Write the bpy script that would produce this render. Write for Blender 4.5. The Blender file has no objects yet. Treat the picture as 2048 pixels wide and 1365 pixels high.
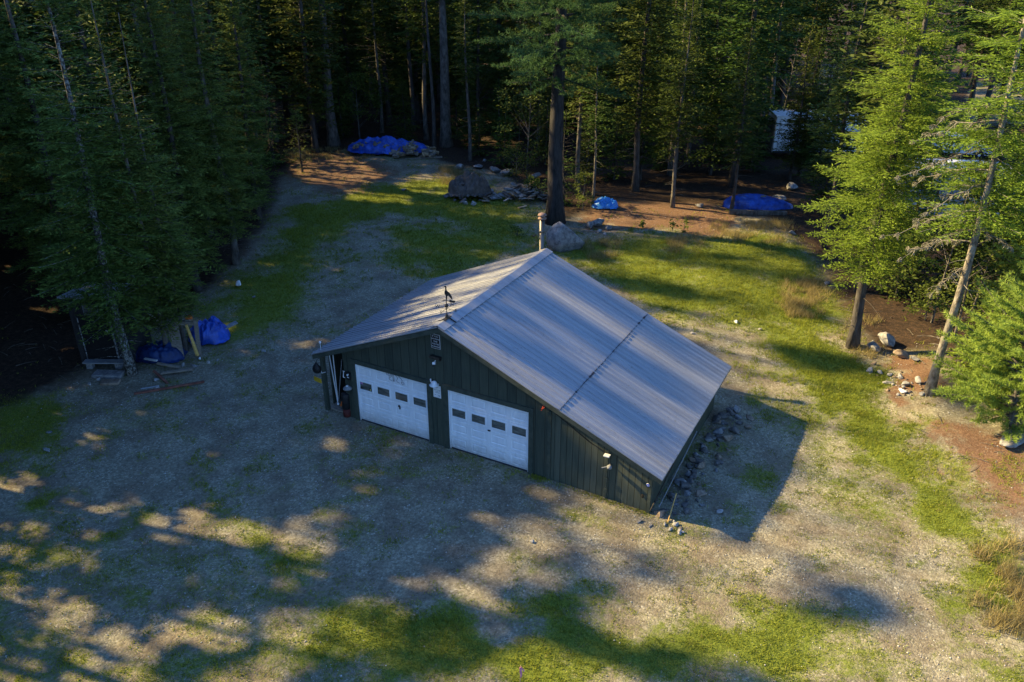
import bpy, bmesh, math, random
import numpy as np
from mathutils import Vector, Matrix

# ------------------------------------------------------------------ camera, sky, sun, exposure
SC = bpy.context.scene
COL = SC.collection
RAD = math.radians
FPX = 1633.4                      # focal length in pixels of the 2048 px wide photograph
CAM = np.array([15.090, -17.793, 14.401])
YAW, PITCH, ROLL = -0.487936, -0.466781, 0.001008
def cam_axes():
    f = np.array([math.sin(YAW)*math.cos(PITCH), math.cos(YAW)*math.cos(PITCH), math.sin(PITCH)])
    r = np.array([math.cos(YAW), -math.sin(YAW), 0.0]); u = np.cross(r, f)
    return math.cos(ROLL)*r+math.sin(ROLL)*u, -math.sin(ROLL)*r+math.cos(ROLL)*u, f
CR, CU, CF = cam_axes()
cam = bpy.data.cameras.new('camera'); cam_o = bpy.data.objects.new('camera', cam); COL.objects.link(cam_o)
cam.sensor_width = 36.0; cam.lens = 36.0*FPX/2048.0; cam.clip_end = 2000.0; cam.clip_start = 0.1
m = Matrix(((CR[0], CU[0], -CF[0], CAM[0]), (CR[1], CU[1], -CF[1], CAM[1]), (CR[2], CU[2], -CF[2], CAM[2]), (0, 0, 0, 1)))
cam_o.matrix_world = m
SC.camera = cam_o
VIEW_ROT = math.atan2(CR[1], CR[0])   # heading of things that stand square to the drive

RT = np.array([math.cos(VIEW_ROT), math.sin(VIEW_ROT), 0]); FW = np.array([-math.sin(VIEW_ROT), math.cos(VIEW_ROT), 0])

SUN_EL = RAD(31.2)
SUN_TRAVEL = np.array([0.987*math.cos(SUN_EL), 0.158*math.cos(SUN_EL), -math.sin(SUN_EL)])
KX, KY = 0.987/math.tan(SUN_EL), 0.158/math.tan(SUN_EL)      # metres the sunbeam moves per metre it drops
world = bpy.data.worlds.new('World'); SC.world = world; world.use_nodes = True
wn = world.node_tree.nodes; wl = world.node_tree.links
bg = wn['Background']; bg.inputs['Strength'].default_value = 0.082
sky = wn.new('ShaderNodeTexSky'); sky.sky_type = 'NISHITA'; sky.sun_disc = False
sky.sun_elevation = SUN_EL; sky.sun_rotation = math.atan2(-0.987, -0.158)
sky.ozone_density = 4.0; sky.air_density = 1.2; sky.dust_density = .6
tint = wn.new('ShaderNodeMix'); tint.data_type = 'RGBA'; tint.blend_type = 'MULTIPLY'; tint.inputs[0].default_value = 1.0; tint.inputs[7].default_value = (.66, .88, 1.22, 1)
wl.new(sky.outputs[0], tint.inputs[6]); wl.new(tint.outputs[2], bg.inputs['Color'])
sun = bpy.data.lights.new('sun', 'SUN'); sun.energy = 5.0; sun.angle = RAD(0.9); sun.color = (1.0, 0.76, 0.36)
sun_o = bpy.data.objects.new('sun', sun); COL.objects.link(sun_o)
sun_o.rotation_euler = Vector(SUN_TRAVEL).to_track_quat('-Z', 'Y').to_euler()
sun_o.location = (-40, -5, 40)
SC.view_settings.view_transform = 'Standard'; SC.view_settings.look = 'None'
SC.view_settings.exposure = 1.80; SC.view_settings.gamma = 1.0
SC.cycles.max_bounces = 5; SC.cycles.diffuse_bounces = 3; SC.cycles.glossy_bounces = 2; SC.cycles.transmission_bounces = 3
SC.cycles.transparent_max_bounces = 4

# ------------------------------------------------------------------ terrain
rg0 = np.random.default_rng(11)
LAT = rg0.random((256, 256))
def vnoise(x, y):
    xi = np.floor(x).astype(int); yi = np.floor(y).astype(int); fx = x-xi; fy = y-yi
    fx = fx*fx*(3-2*fx); fy = fy*fy*(3-2*fy)
    a = LAT[xi % 256, yi % 256]; b = LAT[(xi+1) % 256, yi % 256]; c = LAT[xi % 256, (yi+1) % 256]; d = LAT[(xi+1) % 256, (yi+1) % 256]
    return (a*(1-fx)+b*fx)*(1-fy)+(c*(1-fx)+d*fx)*fy
def fbm(x, y, o=4):
    s = 0; a = .5; t = 0
    for i in range(o):
        s = s+a*vnoise(x*2**i+i*17.3, y*2**i+i*9.1); t += a; a *= .55
    return s/t
def ss(a, b, x):
    t = np.clip((x-a)/(b-a), 0, 1); return t*t*(3-2*t)
def hz(x, y):
    x = np.asarray(x, float); y = np.asarray(y, float)
    h = -(.10+.22*ss(-1.0, 5.5, y))*ss(7.0, 11.5, x)*(1-ss(16.0, 22.0, x))
    away = ss(.5, 3, np.maximum(np.maximum(-2-x, x-10.4), np.maximum(-.5-y, y-7)))
    h = h+away*(fbm(x*.35+50, y*.35+50, 3)-.5)*.22
    h = h+0.35*ss(14.5, 17.0, x)*ss(7, 9.5, y)*(1-ss(15, 19, y))
    return h
def ray_dir(px, py):
    return CF+CR*(px-1024)/FPX-CU*(py-682.5)/FPX
def P(px, py, up=0.0):
    """ground point that shows at this point of the photograph"""
    d = ray_dir(px, py); z = 0.0
    for _ in range(5):
        t = (z-CAM[2])/d[2]; q = CAM+t*d; z = float(hz(q[0], q[1]))
    return np.array([q[0], q[1], z+up])
def on_plane(px, py, n, d):
    v = ray_dir(px, py); n = np.array(n, float); t = (d-CAM@n)/(v@n); return CAM+t*v
def project(q):
    d = np.asarray(q, float)-CAM; z = d@CF
    return 1024+FPX*(d@CR)/z, 682.5-FPX*(d@CU)/z, z
def inside(poly, x, y):
    r = np.zeros(np.shape(x), bool); n = len(poly); j = n-1
    for i in range(n):
        xi, yi = poly[i][0], poly[i][1]; xj, yj = poly[j][0], poly[j][1]
        c = ((yi > y) != (yj > y)) & (x < (xj-xi)*(y-yi)/((yj-yi) if yj != yi else 1e-9)+xi)
        r ^= c; j = i
    return r
def edge_dist(poly, x, y):
    best = np.full(np.shape(x), 1e9); n = len(poly)
    for i in range(n):
        ax, ay = poly[i][0], poly[i][1]; bx, by = poly[(i+1) % n][0], poly[(i+1) % n][1]
        dx, dy = bx-ax, by-ay; L = dx*dx+dy*dy+1e-9
        t = np.clip(((x-ax)*dx+(y-ay)*dy)/L, 0, 1)
        best = np.minimum(best, np.hypot(x-ax-t*dx, y-ay-t*dy))
    return best
def soft(poly, x, y, w):
    d = edge_dist(poly, x, y); d = np.where(inside(poly, x, y), d, -d)
    return ss(-w, w, d)
def gpoly(pts): return [P(a, b)[:2] for a, b in pts]

# ------------------------------------------------------------------ materials
def nodes_of(name):
    mt = bpy.data.materials.new(name); mt.use_nodes = True
    nt = mt.node_tree; return mt, nt.nodes, nt.links, nt.nodes['Principled BSDF']
def mat(name, c1, c2=None, scale=8.0, rough=.8, bump=.0, bscale=None, metal=0.0, spec=.3, coord='Object', stretch=None, contrast=(.35, .65)):
    mt, N, L, bs = nodes_of(name)
    bs.inputs['Roughness'].default_value = rough; bs.inputs['Metallic'].default_value = metal
    bs.inputs['Specular IOR Level'].default_value = spec
    tc = N.new('ShaderNodeTexCoord'); vec = tc.outputs[coord]
    if stretch:
        mp = N.new('ShaderNodeMapping'); mp.inputs['Scale'].default_value = stretch; L.new(vec, mp.inputs['Vector']); vec = mp.outputs[0]
    nz = N.new('ShaderNodeTexNoise'); nz.inputs['Scale'].default_value = scale; nz.inputs['Detail'].default_value = 6; nz.inputs['Roughness'].default_value = .65
    L.new(vec, nz.inputs['Vector'])
    cr = N.new('ShaderNodeValToRGB'); L.new(nz.outputs[0], cr.inputs[0])
    cr.color_ramp.elements[0].position = contrast[0]; cr.color_ramp.elements[1].position = contrast[1]
    cr.color_ramp.elements[0].color = (*c1, 1); cr.color_ramp.elements[1].color = (*(c2 or c1), 1)
    L.new(cr.outputs[0], bs.inputs['Base Color'])
    if bump:
        n2 = N.new('ShaderNodeTexNoise'); n2.inputs['Scale'].default_value = bscale or scale*3; n2.inputs['Detail'].default_value = 5; L.new(vec, n2.inputs['Vector'])
        bp = N.new('ShaderNodeBump'); bp.inputs['Strength'].default_value = bump; bp.inputs['Distance'].default_value = .03
        L.new(n2.outputs[0], bp.inputs['Height']); L.new(bp.outputs[0], bs.inputs['Normal'])
    return mt
def foliage(name, dark, light, trans=.3, hue=.02):
    mt, N, L, bs = nodes_of(name)
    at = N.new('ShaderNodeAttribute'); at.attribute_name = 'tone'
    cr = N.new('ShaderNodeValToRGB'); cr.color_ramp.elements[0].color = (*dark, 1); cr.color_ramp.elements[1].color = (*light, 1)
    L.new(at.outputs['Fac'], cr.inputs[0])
    oi = N.new('ShaderNodeObjectInfo'); hs = N.new('ShaderNodeHueSaturation')
    mr = N.new('ShaderNodeMapRange'); mr.inputs['To Min'].default_value = .5-hue; mr.inputs['To Max'].default_value = .5+hue
    L.new(oi.outputs['Random'], mr.inputs['Value']); L.new(mr.outputs[0], hs.inputs['Hue']); L.new(cr.outputs[0], hs.inputs['Color'])
    bs.inputs['Roughness'].default_value = .7; bs.inputs['Specular IOR Level'].default_value = .08
    L.new(hs.outputs[0], bs.inputs['Base Color'])
    tr = N.new('ShaderNodeBsdfTranslucent'); L.new(hs.outputs[0], tr.inputs['Color'])
    mx = N.new('ShaderNodeMixShader'); mx.inputs[0].default_value = trans
    L.new(bs.outputs[0], mx.inputs[1]); L.new(tr.outputs[0], mx.inputs[2]); L.new(mx.outputs[0], N['Material Output'].inputs['Surface'])
    return mt
M = {}
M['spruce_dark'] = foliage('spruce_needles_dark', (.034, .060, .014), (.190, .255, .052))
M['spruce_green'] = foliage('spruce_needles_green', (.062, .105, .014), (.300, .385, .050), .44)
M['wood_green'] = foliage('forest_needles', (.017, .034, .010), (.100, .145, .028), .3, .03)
M['pine'] = foliage('pine_needles', (.020, .055, .020), (.080, .160, .055), .3)
M['pine_bright'] = foliage('young_pine_needles', (.10, .175, .034), (.390, .500, .095), .40)
M['leaf'] = foliage('broad_leaves', (.030, .060, .012), (.160, .200, .040), .4)
M['lichen'] = foliage('lichen_twigs', (.13, .12, .08), (.32, .31, .22), .2, .0)
M['deadtwig'] = mat('dead_twigs', (.07, .06, .05), (.20, .18, .15), 9, .9)
M['grass'] = foliage('grass_blades', (.095, .125, .014), (.330, .360, .050), .4, .0)
M['straw'] = foliage('dry_grass', (.16, .13, .05), (.40, .33, .15), .35, .0)
M['bark'] = mat('dark_bark', (.028, .025, .023), (.095, .085, .077), 7, .95, .8, 18, stretch=(1, 1, .25))
M['bark_pine_shaded'] = mat('shaded_pine_bark', (.014, .013, .013), (.052, .048, .046), 7, .95, .9, 16, stretch=(1, 1, .25))  # darkened copy of the bark, shade on the great pine's trunk put into colour
M['bark_grey'] = mat('grey_bark', (.042, .037, .033), (.155, .142, .125), 6, .95, .7, 16, stretch=(1, 1, .4))
M['bark_pale'] = mat('pale_lichen_bark', (.08, .066, .052), (.30, .275, .23), 7, .95, .8, 22, stretch=(1, 1, .5))
M['bark_speckled'] = mat('speckled_bark', (.035, .033, .030), (.25, .255, .24), 12, .95, .6, 22, stretch=(1, 1, .8), contrast=(.45, .62))
M['rock'] = mat('grey_stone', (.10, .10, .105), (.30, .295, .285), 5, .9, .7, 14)
M['rubble'] = mat('dark_rubble_stone', (.05, .047, .047), (.17, .16, .15), 5, .9, .7, 14)
M['rock_pale'] = mat('pale_stone', (.18, .175, .17), (.42, .41, .39), 5, .9, .6, 14)
M['rock_brown'] = mat('brown_stone', (.12, .085, .06), (.30, .24, .18), 5, .9, .7, 14)
M['blue_tarp'] = mat('blue_tarp', (.003, .022, .19), (.020, .105, .56), 2.6, .45, .35, 9, spec=.5)
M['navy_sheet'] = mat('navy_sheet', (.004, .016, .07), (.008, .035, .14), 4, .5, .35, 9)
M['light_blue'] = mat('light_blue_tarp', (.01, .14, .50), (.06, .32, .80), 6, .4, .3, 12, spec=.5)
M['brown_tarp'] = mat('brown_tarp', (.055, .045, .040), (.13, .105, .09), 4, .7, .5, 9)
M['wood'] = mat('weathered_wood', (.12, .10, .08), (.30, .26, .21), 5, .9, .4, 30, stretch=(1, 8, 8))
M['fresh_wood'] = mat('split_wood', (.20, .14, .08), (.50, .38, .24), 7, .85, .3, 20)
M['grey_board'] = mat('grey_board', (.13, .14, .15), (.28, .29, .30), 6, .9, .3, 20, stretch=(1, 6, 6))
M['dull_board'] = mat('dull_white_board', (.25, .26, .27), (.46, .47, .48), 6, .8)
M['red_board'] = mat('red_brown_board', (.10, .035, .025), (.24, .10, .07), 6, .9)
M['white_metal'] = mat('white_painted_metal', (.52, .53, .54), (.72, .73, .74), 1.5, .45, .0)
M['grey_blue'] = mat('grey_blue_side', (.20, .23, .27), (.30, .33, .38), 1.5, .5)
M['white_paint'] = mat('white_door_paint', (.68, .71, .75), (.80, .82, .85), 2.2, .5, .03, 40, stretch=(3, 3, .6))
def splash(mt):
    nt = mt.node_tree; N, L = nt.nodes, nt.links; bs = N['Principled BSDF']; src = bs.inputs['Base Color'].links[0].from_socket
    tc = N.new('ShaderNodeTexCoord'); sp = N.new('ShaderNodeSeparateXYZ'); L.new(tc.outputs['Object'], sp.inputs[0])
    nz = N.new('ShaderNodeTexNoise'); nz.inputs['Scale'].default_value = 9; nz.inputs['Detail'].default_value = 8; L.new(tc.outputs['Object'], nz.inputs['Vector'])
    a = N.new('ShaderNodeMath'); a.operation = 'MULTIPLY_ADD'; a.inputs[1].default_value = -.5; L.new(nz.outputs[0], a.inputs[0]); L.new(sp.outputs[2], a.inputs[2])
    mr = N.new('ShaderNodeMapRange'); mr.inputs['From Min'].default_value = -.25; mr.inputs['From Max'].default_value = .22; mr.inputs['To Min'].default_value = .6; mr.inputs['To Max'].default_value = 0; L.new(a.outputs[0], mr.inputs[0])
    mx = N.new('ShaderNodeMix'); mx.data_type = 'RGBA'; L.new(mr.outputs[0], mx.inputs[0]); L.new(src, mx.inputs[6]); mx.inputs[7].default_value = (.22, .19, .155, 1); L.new(mx.outputs[2], bs.inputs['Base Color'])
splash(M['white_paint'])
M['black'] = mat('black_paint', (.006, .006, .007), (.018, .018, .02), 12, .55)
M['dark_metal'] = mat('dark_metal', (.02, .018, .016), (.07, .06, .05), 14, .5, .1, 40, metal=.5)
M['steel'] = mat('stainless_pipe', (.07, .066, .058), (.21, .195, .165), 5, .5, .05, 20, metal=1.0, stretch=(1, 1, .15))
M['rust'] = mat('rusty_cap', (.12, .07, .05), (.30, .21, .17), 12, .7, metal=.2)
M['glass'] = mat('window_glass', (.05, .055, .05), (.16, .165, .15), 2.5, .12, spec=.8, stretch=(1, 1, 5))
M['shed'] = mat('black_shed_boards', (.016, .015, .017), (.042, .040, .042), 5, .8, .3, 30, stretch=(6, 6, 1))
M['yellow'] = mat('yellow_plate', (.42, .26, .01), (.58, .38, .02), 9, .5)
M['ink'] = mat('grey_ink', (.16, .18, .24), (.26, .28, .34), 9, .8)
M['white'] = mat('white_plastic', (.62, .63, .64), (.78, .78, .79), 6, .45)
M['red'] = mat('red_cord', (.45, .05, .03), (.60, .10, .05), 9, .6)
M['orange'] = mat('orange_wrap', (.50, .10, .02), (.65, .18, .04), 9, .6)
M['ochre'] = mat('bright_split_wood', (.42, .24, .06), (.62, .42, .14), 9, .8)
M['blue'] = mat('blue_reflector', (.02, .05, .45), (.03, .09, .60), 9, .3)
M['pink'] = mat('pink_ribbon', (.62, .16, .24), (.78, .30, .36), 20, .6)
M['tar'] = mat('tar_sealant', (.02, .022, .03), (.05, .05, .06), 9, .7)
def siding(name, pitch, c1, c2):
    """painted plywood siding with vertical grooves every `pitch` metres"""
    mt, N, L, bs = nodes_of(name); bs.inputs['Roughness'].default_value = .75; bs.inputs['Specular IOR Level'].default_value = .25
    tc = N.new('ShaderNodeTexCoord'); sp = N.new('ShaderNodeSeparateXYZ'); L.new(tc.outputs['Object'], sp.inputs[0])
    ad = N.new('ShaderNodeMath'); ad.operation = 'ADD'; L.new(sp.outputs[0], ad.inputs[0]); L.new(sp.outputs[1], ad.inputs[1])
    dv = N.new('ShaderNodeMath'); dv.operation = 'DIVIDE'; dv.inputs[1].default_value = pitch; L.new(ad.outputs[0], dv.inputs[0])
    fr = N.new('ShaderNodeMath'); fr.operation = 'FRACT'; L.new(dv.outputs[0], fr.inputs[0])
    pp = N.new('ShaderNodeMath'); pp.operation = 'PINGPONG'; pp.inputs[1].default_value = .5; L.new(fr.outputs[0], pp.inputs[0])
    mr = N.new('ShaderNodeMapRange'); mr.inputs['From Min'].default_value = .003/pitch; mr.inputs['From Max'].default_value = .009/pitch; L.new(pp.outputs[0], mr.inputs[0])
    fl = N.new('ShaderNodeMath'); fl.operation = 'FLOOR'; L.new(dv.outputs[0], fl.inputs[0])
    wn_ = N.new('ShaderNodeTexWhiteNoise'); wn_.noise_dimensions = '1D'; L.new(fl.outputs[0], wn_.inputs['W'])
    mp = N.new('ShaderNodeMapping'); mp.inputs['Scale'].default_value = (7, 7, .7); L.new(tc.outputs['Object'], mp.inputs[0])
    nz = N.new('ShaderNodeTexNoise'); nz.inputs['Scale'].default_value = 2.2; nz.inputs['Detail'].default_value = 7; L.new(mp.outputs[0], nz.inputs['Vector'])
    av = N.new('ShaderNodeMath'); av.operation = 'MULTIPLY_ADD'; av.inputs[1].default_value = .35; L.new(wn_.outputs[0], av.inputs[0]); L.new(nz.outputs[0], av.inputs[2])
    cr = N.new('ShaderNodeValToRGB'); cr.color_ramp.elements[0].position = .45; cr.color_ramp.elements[1].position = .9
    cr.color_ramp.elements[0].color = (*c1, 1); cr.color_ramp.elements[1].color = (*c2, 1); L.new(av.outputs[0], cr.inputs[0])
    mx = N.new('ShaderNodeMix'); mx.data_type = 'RGBA'; L.new(mr.outputs[0], mx.inputs[0]); mx.inputs[6].default_value = (.006, .008, .007, 1); L.new(cr.outputs[0], mx.inputs[7])
    L.new(mx.outputs[2], bs.inputs['Base Color'])
    bp = N.new('ShaderNodeBump'); bp.inputs['Strength'].default_value = .8; bp.inputs['Distance'].default_value = .012; L.new(mr.outputs[0], bp.inputs['Height']); L.new(bp.outputs[0], bs.inputs['Normal'])
    return mt
M['siding'] = siding('green_siding', .305, (.036, .047, .036), (.062, .074, .054))
M['siding_narrow'] = siding('green_siding_narrow', .19, (.050, .062, .045), (.086, .096, .070))
M['trim'] = mat('green_trim', (.032, .044, .034), (.062, .074, .056), 5, .75, .1, 30)
def roof_metal():
    mt, N, L, bs = nodes_of('ribbed_roof_metal'); bs.inputs['Roughness'].default_value = .42; bs.inputs['Metallic'].default_value = .12
    tc = N.new('ShaderNodeTexCoord'); mp = N.new('ShaderNodeMapping'); mp.inputs['Scale'].default_value = (.35, 5, .35); L.new(tc.outputs['Object'], mp.inputs[0])
    nz = N.new('ShaderNodeTexNoise'); nz.inputs['Scale'].default_value = 1.3; nz.inputs['Detail'].default_value = 7; L.new(mp.outputs[0], nz.inputs['Vector'])
    cr = N.new('ShaderNodeValToRGB'); cr.color_ramp.elements[0].position = .3; cr.color_ramp.elements[1].position = .75
    cr.color_ramp.elements[0].color = (.22, .228, .245, 1); cr.color_ramp.elements[1].color = (.345, .355, .375, 1); L.new(nz.outputs[0], cr.inputs[0])
    n2 = N.new('ShaderNodeTexNoise'); n2.inputs['Scale'].default_value = 7; n2.inputs['Detail'].default_value = 8; n2.inputs['Roughness'].default_value = .75; L.new(tc.outputs['Object'], n2.inputs['Vector'])
    c2 = N.new('ShaderNodeValToRGB'); c2.color_ramp.elements[0].position = .28; c2.color_ramp.elements[1].position = .42
    c2.color_ramp.elements[0].color = (.42, .40, .38, 1); c2.color_ramp.elements[1].color = (1, 1, 1, 1); L.new(n2.outputs[0], c2.inputs[0])
    mx = N.new('ShaderNodeMix'); mx.data_type = 'RGBA'; mx.blend_type = 'MULTIPLY'; mx.inputs[0].default_value = 1.0; L.new(cr.outputs[0], mx.inputs[6]); L.new(c2.outputs[0], mx.inputs[7])
    L.new(mx.outputs[2], bs.inputs['Base Color'])
    n3 = N.new('ShaderNodeTexNoise'); n3.inputs['Scale'].default_value = 3.5; L.new(tc.outputs['Object'], n3.inputs['Vector'])
    mr = N.new('ShaderNodeMapRange'); mr.inputs['To Min'].default_value = .34; mr.inputs['To Max'].default_value = .55; L.new(n3.outputs[0], mr.inputs[0]); L.new(mr.outputs[0], bs.inputs['Roughness'])
    bp = N.new('ShaderNodeBump'); bp.inputs['Strength'].default_value = .12; bp.inputs['Distance'].default_value = .02; L.new(n3.outputs[0], bp.inputs['Height']); L.new(bp.outputs[0], bs.inputs['Normal'])
    return mt
M['roof'] = roof_metal()
def ground_mat():
    mt, N, L, bs = nodes_of('yard_ground'); bs.inputs['Roughness'].default_value = .95; bs.inputs['Specular IOR Level'].default_value = .15
    tc = N.new('ShaderNodeTexCoord'); vec = tc.outputs['Object']
    def noise(s, d=6, r=.6):
        n = N.new('ShaderNodeTexNoise'); n.inputs['Scale'].default_value = s; n.inputs['Detail'].default_value = d; n.inputs['Roughness'].default_value = r; L.new(vec, n.inputs['Vector']); return n.outputs[0]
    def ramp(src, stops):
        c = N.new('ShaderNodeValToRGB'); e = c.color_ramp.elements
        while len(e) < len(stops): e.new(.5)
        for k, (p_, col) in enumerate(stops): e[k].position = p_; e[k].color = (*col, 1)
        L.new(src, c.inputs[0]); return c.outputs[0]
    def mix(f, a, b):
        x = N.new('ShaderNodeMix'); x.data_type = 'RGBA'; L.new(f, x.inputs[0]); L.new(a, x.inputs[6]); L.new(b, x.inputs[7]); return x.outputs[2]
    def attr(nm, nz, amt=.9):
        a = N.new('ShaderNodeAttribute'); a.attribute_name = nm
        s = N.new('ShaderNodeMath'); s.operation = 'MULTIPLY_ADD'; s.inputs[1].default_value = amt; s.inputs[2].default_value = -amt*.5; L.new(nz, s.inputs[0])
        t = N.new('ShaderNodeMath'); t.operation = 'ADD'; L.new(s.outputs[0], t.inputs[0]); L.new(a.outputs['Fac'], t.inputs[1])
        q = N.new('ShaderNodeMapRange'); q.interpolation_type = 'SMOOTHSTEP'; q.inputs['From Min'].default_value = .22; q.inputs['From Max'].default_value = .78; L.new(t.outputs[0], q.inputs[0]); return q.outputs[0]
    vo = N.new('ShaderNodeTexVoronoi'); vo.inputs['Scale'].default_value = 22; L.new(vec, vo.inputs['Vector'])
    pebble = ramp(vo.outputs['Color'], [(0, (.085, .080, .058)), (.5, (.215, .20, .142)), (.85, (.38, .355, .26)), (1, (.64, .62, .52))])
    fine = ramp(noise(9, 10, .75), [(.32, (.085, .076, .052)), (.5, (.22, .198, .138)), (.66, (.42, .385, .27))])
    h1 = noise(.9, 5)
    gravel = mix(ramp(noise(2.2), [(.4, (.25,)*3), (.62, (.8,)*3)]), fine, pebble)
    soil = ramp(noise(5, 9, .7), [(.3, (.05, .035, .024)), (.5, (.105, .075, .05)), (.72, (.19, .14, .095))])
    gravel = mix(ramp(h1, [(.42, (0,)*3), (.62, (.55,)*3)]), gravel, soil)
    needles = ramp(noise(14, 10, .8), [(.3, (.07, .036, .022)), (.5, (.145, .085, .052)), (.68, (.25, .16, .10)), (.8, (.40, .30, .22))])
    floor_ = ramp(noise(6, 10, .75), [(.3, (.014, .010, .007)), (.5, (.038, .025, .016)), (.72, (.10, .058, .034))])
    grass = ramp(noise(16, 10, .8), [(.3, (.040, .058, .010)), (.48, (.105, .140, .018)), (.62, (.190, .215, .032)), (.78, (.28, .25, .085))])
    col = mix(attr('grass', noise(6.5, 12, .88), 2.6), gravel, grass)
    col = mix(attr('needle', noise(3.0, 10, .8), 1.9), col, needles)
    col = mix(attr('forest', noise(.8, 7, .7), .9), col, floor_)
    L.new(col, bs.inputs['Base Color'])
    vb = N.new('ShaderNodeMath'); vb.operation = 'MULTIPLY_ADD'; vb.inputs[1].default_value = -.5; L.new(vo.outputs['Distance'], vb.inputs[0]); L.new(noise(26, 10, .8), vb.inputs[2])
    bp = N.new('ShaderNodeBump'); bp.inputs['Strength'].default_value = .9; bp.inputs['Distance'].default_value = .028; L.new(vb.outputs[0], bp.inputs['Height']); L.new(bp.outputs[0], bs.inputs['Normal'])
    return mt
M['ground'] = ground_mat()

# ------------------------------------------------------------------ mesh helpers
def mesh_np(name, V, Q, smooth=False, tone=None):
    V = np.asarray(V, np.float32).reshape(-1, 3); Q = np.asarray(Q, np.int32); n, k = Q.shape
    me = bpy.data.meshes.new(name); me.vertices.add(len(V)); me.vertices.foreach_set('co', V.ravel())
    me.loops.add(n*k); me.loops.foreach_set('vertex_index', Q.ravel()); me.polygons.add(n)
    me.polygons.foreach_set('loop_start', np.arange(0, n*k, k, dtype=np.int32))
    if smooth: me.polygons.foreach_set('use_smooth', np.ones(n, bool))
    if tone is not None:
        a = me.attributes.new('tone', 'FLOAT', 'POINT'); a.data.foreach_set('value', np.asarray(tone, np.float32))
    me.update(calc_edges=True); return me
def link(name, me, material=None, parent=None):
    o = bpy.data.objects.new(name, me); COL.objects.link(o)
    if material is not None and len(me.materials) == 0: me.materials.append(material)
    if parent is not None: o.parent = parent
    return o
def tag(o, label=None, cat=None, group=None, kind=None):
    if label: o['label'] = label
    if cat: o['category'] = cat
    if group: o['group'] = group
    if kind or cat: o['kind'] = kind or 'thing'
    return o
def thing(name, label, cat, loc=(0, 0, 0), rz=0.0, group=None):
    o = bpy.data.objects.new(name, None); COL.objects.link(o); o.empty_display_size = .2
    o.location = tuple(float(v) for v in loc); o.rotation_euler = (0, 0, rz); return tag(o, label, cat, group)
class MB:
    def __init__(s): s.v = []; s.f = []
    def add(s, V, F):
        b = len(s.v); s.v += [tuple(float(c) for c in p) for p in V]; s.f += [tuple(i+b for i in f) for f in F]; return s
    def box(s, c, d, R=None, taper=1.0):
        x, y, z = d[0]/2, d[1]/2, d[2]/2
        V = [(-x, -y, -z), (x, -y, -z), (x, y, -z), (-x, y, -z), (-x*taper, -y*taper, z), (x*taper, -y*taper, z), (x*taper, y*taper, z), (-x*taper, y*taper, z)]
        if R is not None: V = [R @ Vector(p) for p in V]
        V = [(p[0]+c[0], p[1]+c[1], p[2]+c[2]) for p in V]
        return s.add(V, [(3, 2, 1, 0), (4, 5, 6, 7), (0, 1, 5, 4), (1, 2, 6, 5), (2, 3, 7, 6), (3, 0, 4, 7)])
    def rbox(s, c, d, b=.02, R=None):
        """box with chamfered edges"""
        bm = bmesh.new(); bmesh.ops.create_cube(bm, size=1)
        for v in bm.verts: v.co = Vector((v.co.x*d[0], v.co.y*d[1], v.co.z*d[2]))
        bmesh.ops.bevel(bm, geom=bm.edges[:], offset=b, segments=2, affect='EDGES', profile=.6)
        bm.verts.index_update(); V = [(R @ v.co if R is not None else v.co)+Vector(c) for v in bm.verts]
        F = [tuple(v.index for v in f.verts) for f in bm.faces]; bm.free(); return s.add(V, F)
    def tube(s, pts, rad, n=8, cap=True):
        pts = [Vector(p) for p in pts]; m_ = len(pts)
        if not hasattr(rad, '__len__'): rad = [rad]*m_
        V = []; F = []
        for i, p in enumerate(pts):
            d = (pts[min(i+1, m_-1)]-pts[max(i-1, 0)]).normalized()
            a = d.orthogonal() if i == 0 else (a-d*a.dot(d)); a = a.normalized(); b = d.cross(a)
            for k in range(n):
                t = 2*math.pi*k/n; V.append(p+(a*math.cos(t)+b*math.sin(t))*rad[i])
        for i in range(m_-1):
            for k in range(n): F.append((i*n+k, i*n+(k+1) % n, (i+1)*n+(k+1) % n, (i+1)*n+k))
        if cap: F.append(tuple(range(n-1, -1, -1))); F.append(tuple(range((m_-1)*n, m_*n)))
        return s.add(V, F)
    def lathe(s, prof, n=16, c=(0, 0, 0)):
        V = []; F = []
        for r, z in prof:
            for k in range(n):
                t = 2*math.pi*k/n; V.append((c[0]+r*math.cos(t), c[1]+r*math.sin(t), c[2]+z))
        for i in range(len(prof)-1):
            for k in range(n): F.append((i*n+k, i*n+(k+1) % n, (i+1)*n+(k+1) % n, (i+1)*n+k))
        F.append(tuple(range(n-1, -1, -1))); F.append(tuple(range((len(prof)-1)*n, len(prof)*n)))
        return s.add(V, F)
    def prism(s, poly, o, ux, uy, un, th):
        """polygon (u,v) in the plane o+u*ux+v*uy, extruded th along un"""
        o = Vector(o); ux = Vector(ux); uy = Vector(uy); un = Vector(un); n = len(poly)
        V = [o+ux*u+uy*v for u, v in poly]+[o+ux*u+uy*v+un*th for u, v in poly]
        F = [tuple(range(n-1, -1, -1)), tuple(range(n, 2*n))]+[(i, (i+1) % n, n+(i+1) % n, n+i) for i in range(n)]
        return s.add(V, F)
    def mesh(s, name, smooth=False):
        me = bpy.data.meshes.new(name); me.from_pydata(s.v, [], s.f)
        bm = bmesh.new(); bm.from_mesh(me); bmesh.ops.recalc_face_normals(bm, faces=bm.faces); bm.to_mesh(me); bm.free()
        if smooth:
            for p in me.polygons: p.use_smooth = True
        me.update(); return me
    def build(s, name, material, parent=None, smooth=False): return link(name, s.mesh(name, smooth), material, parent)
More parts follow.
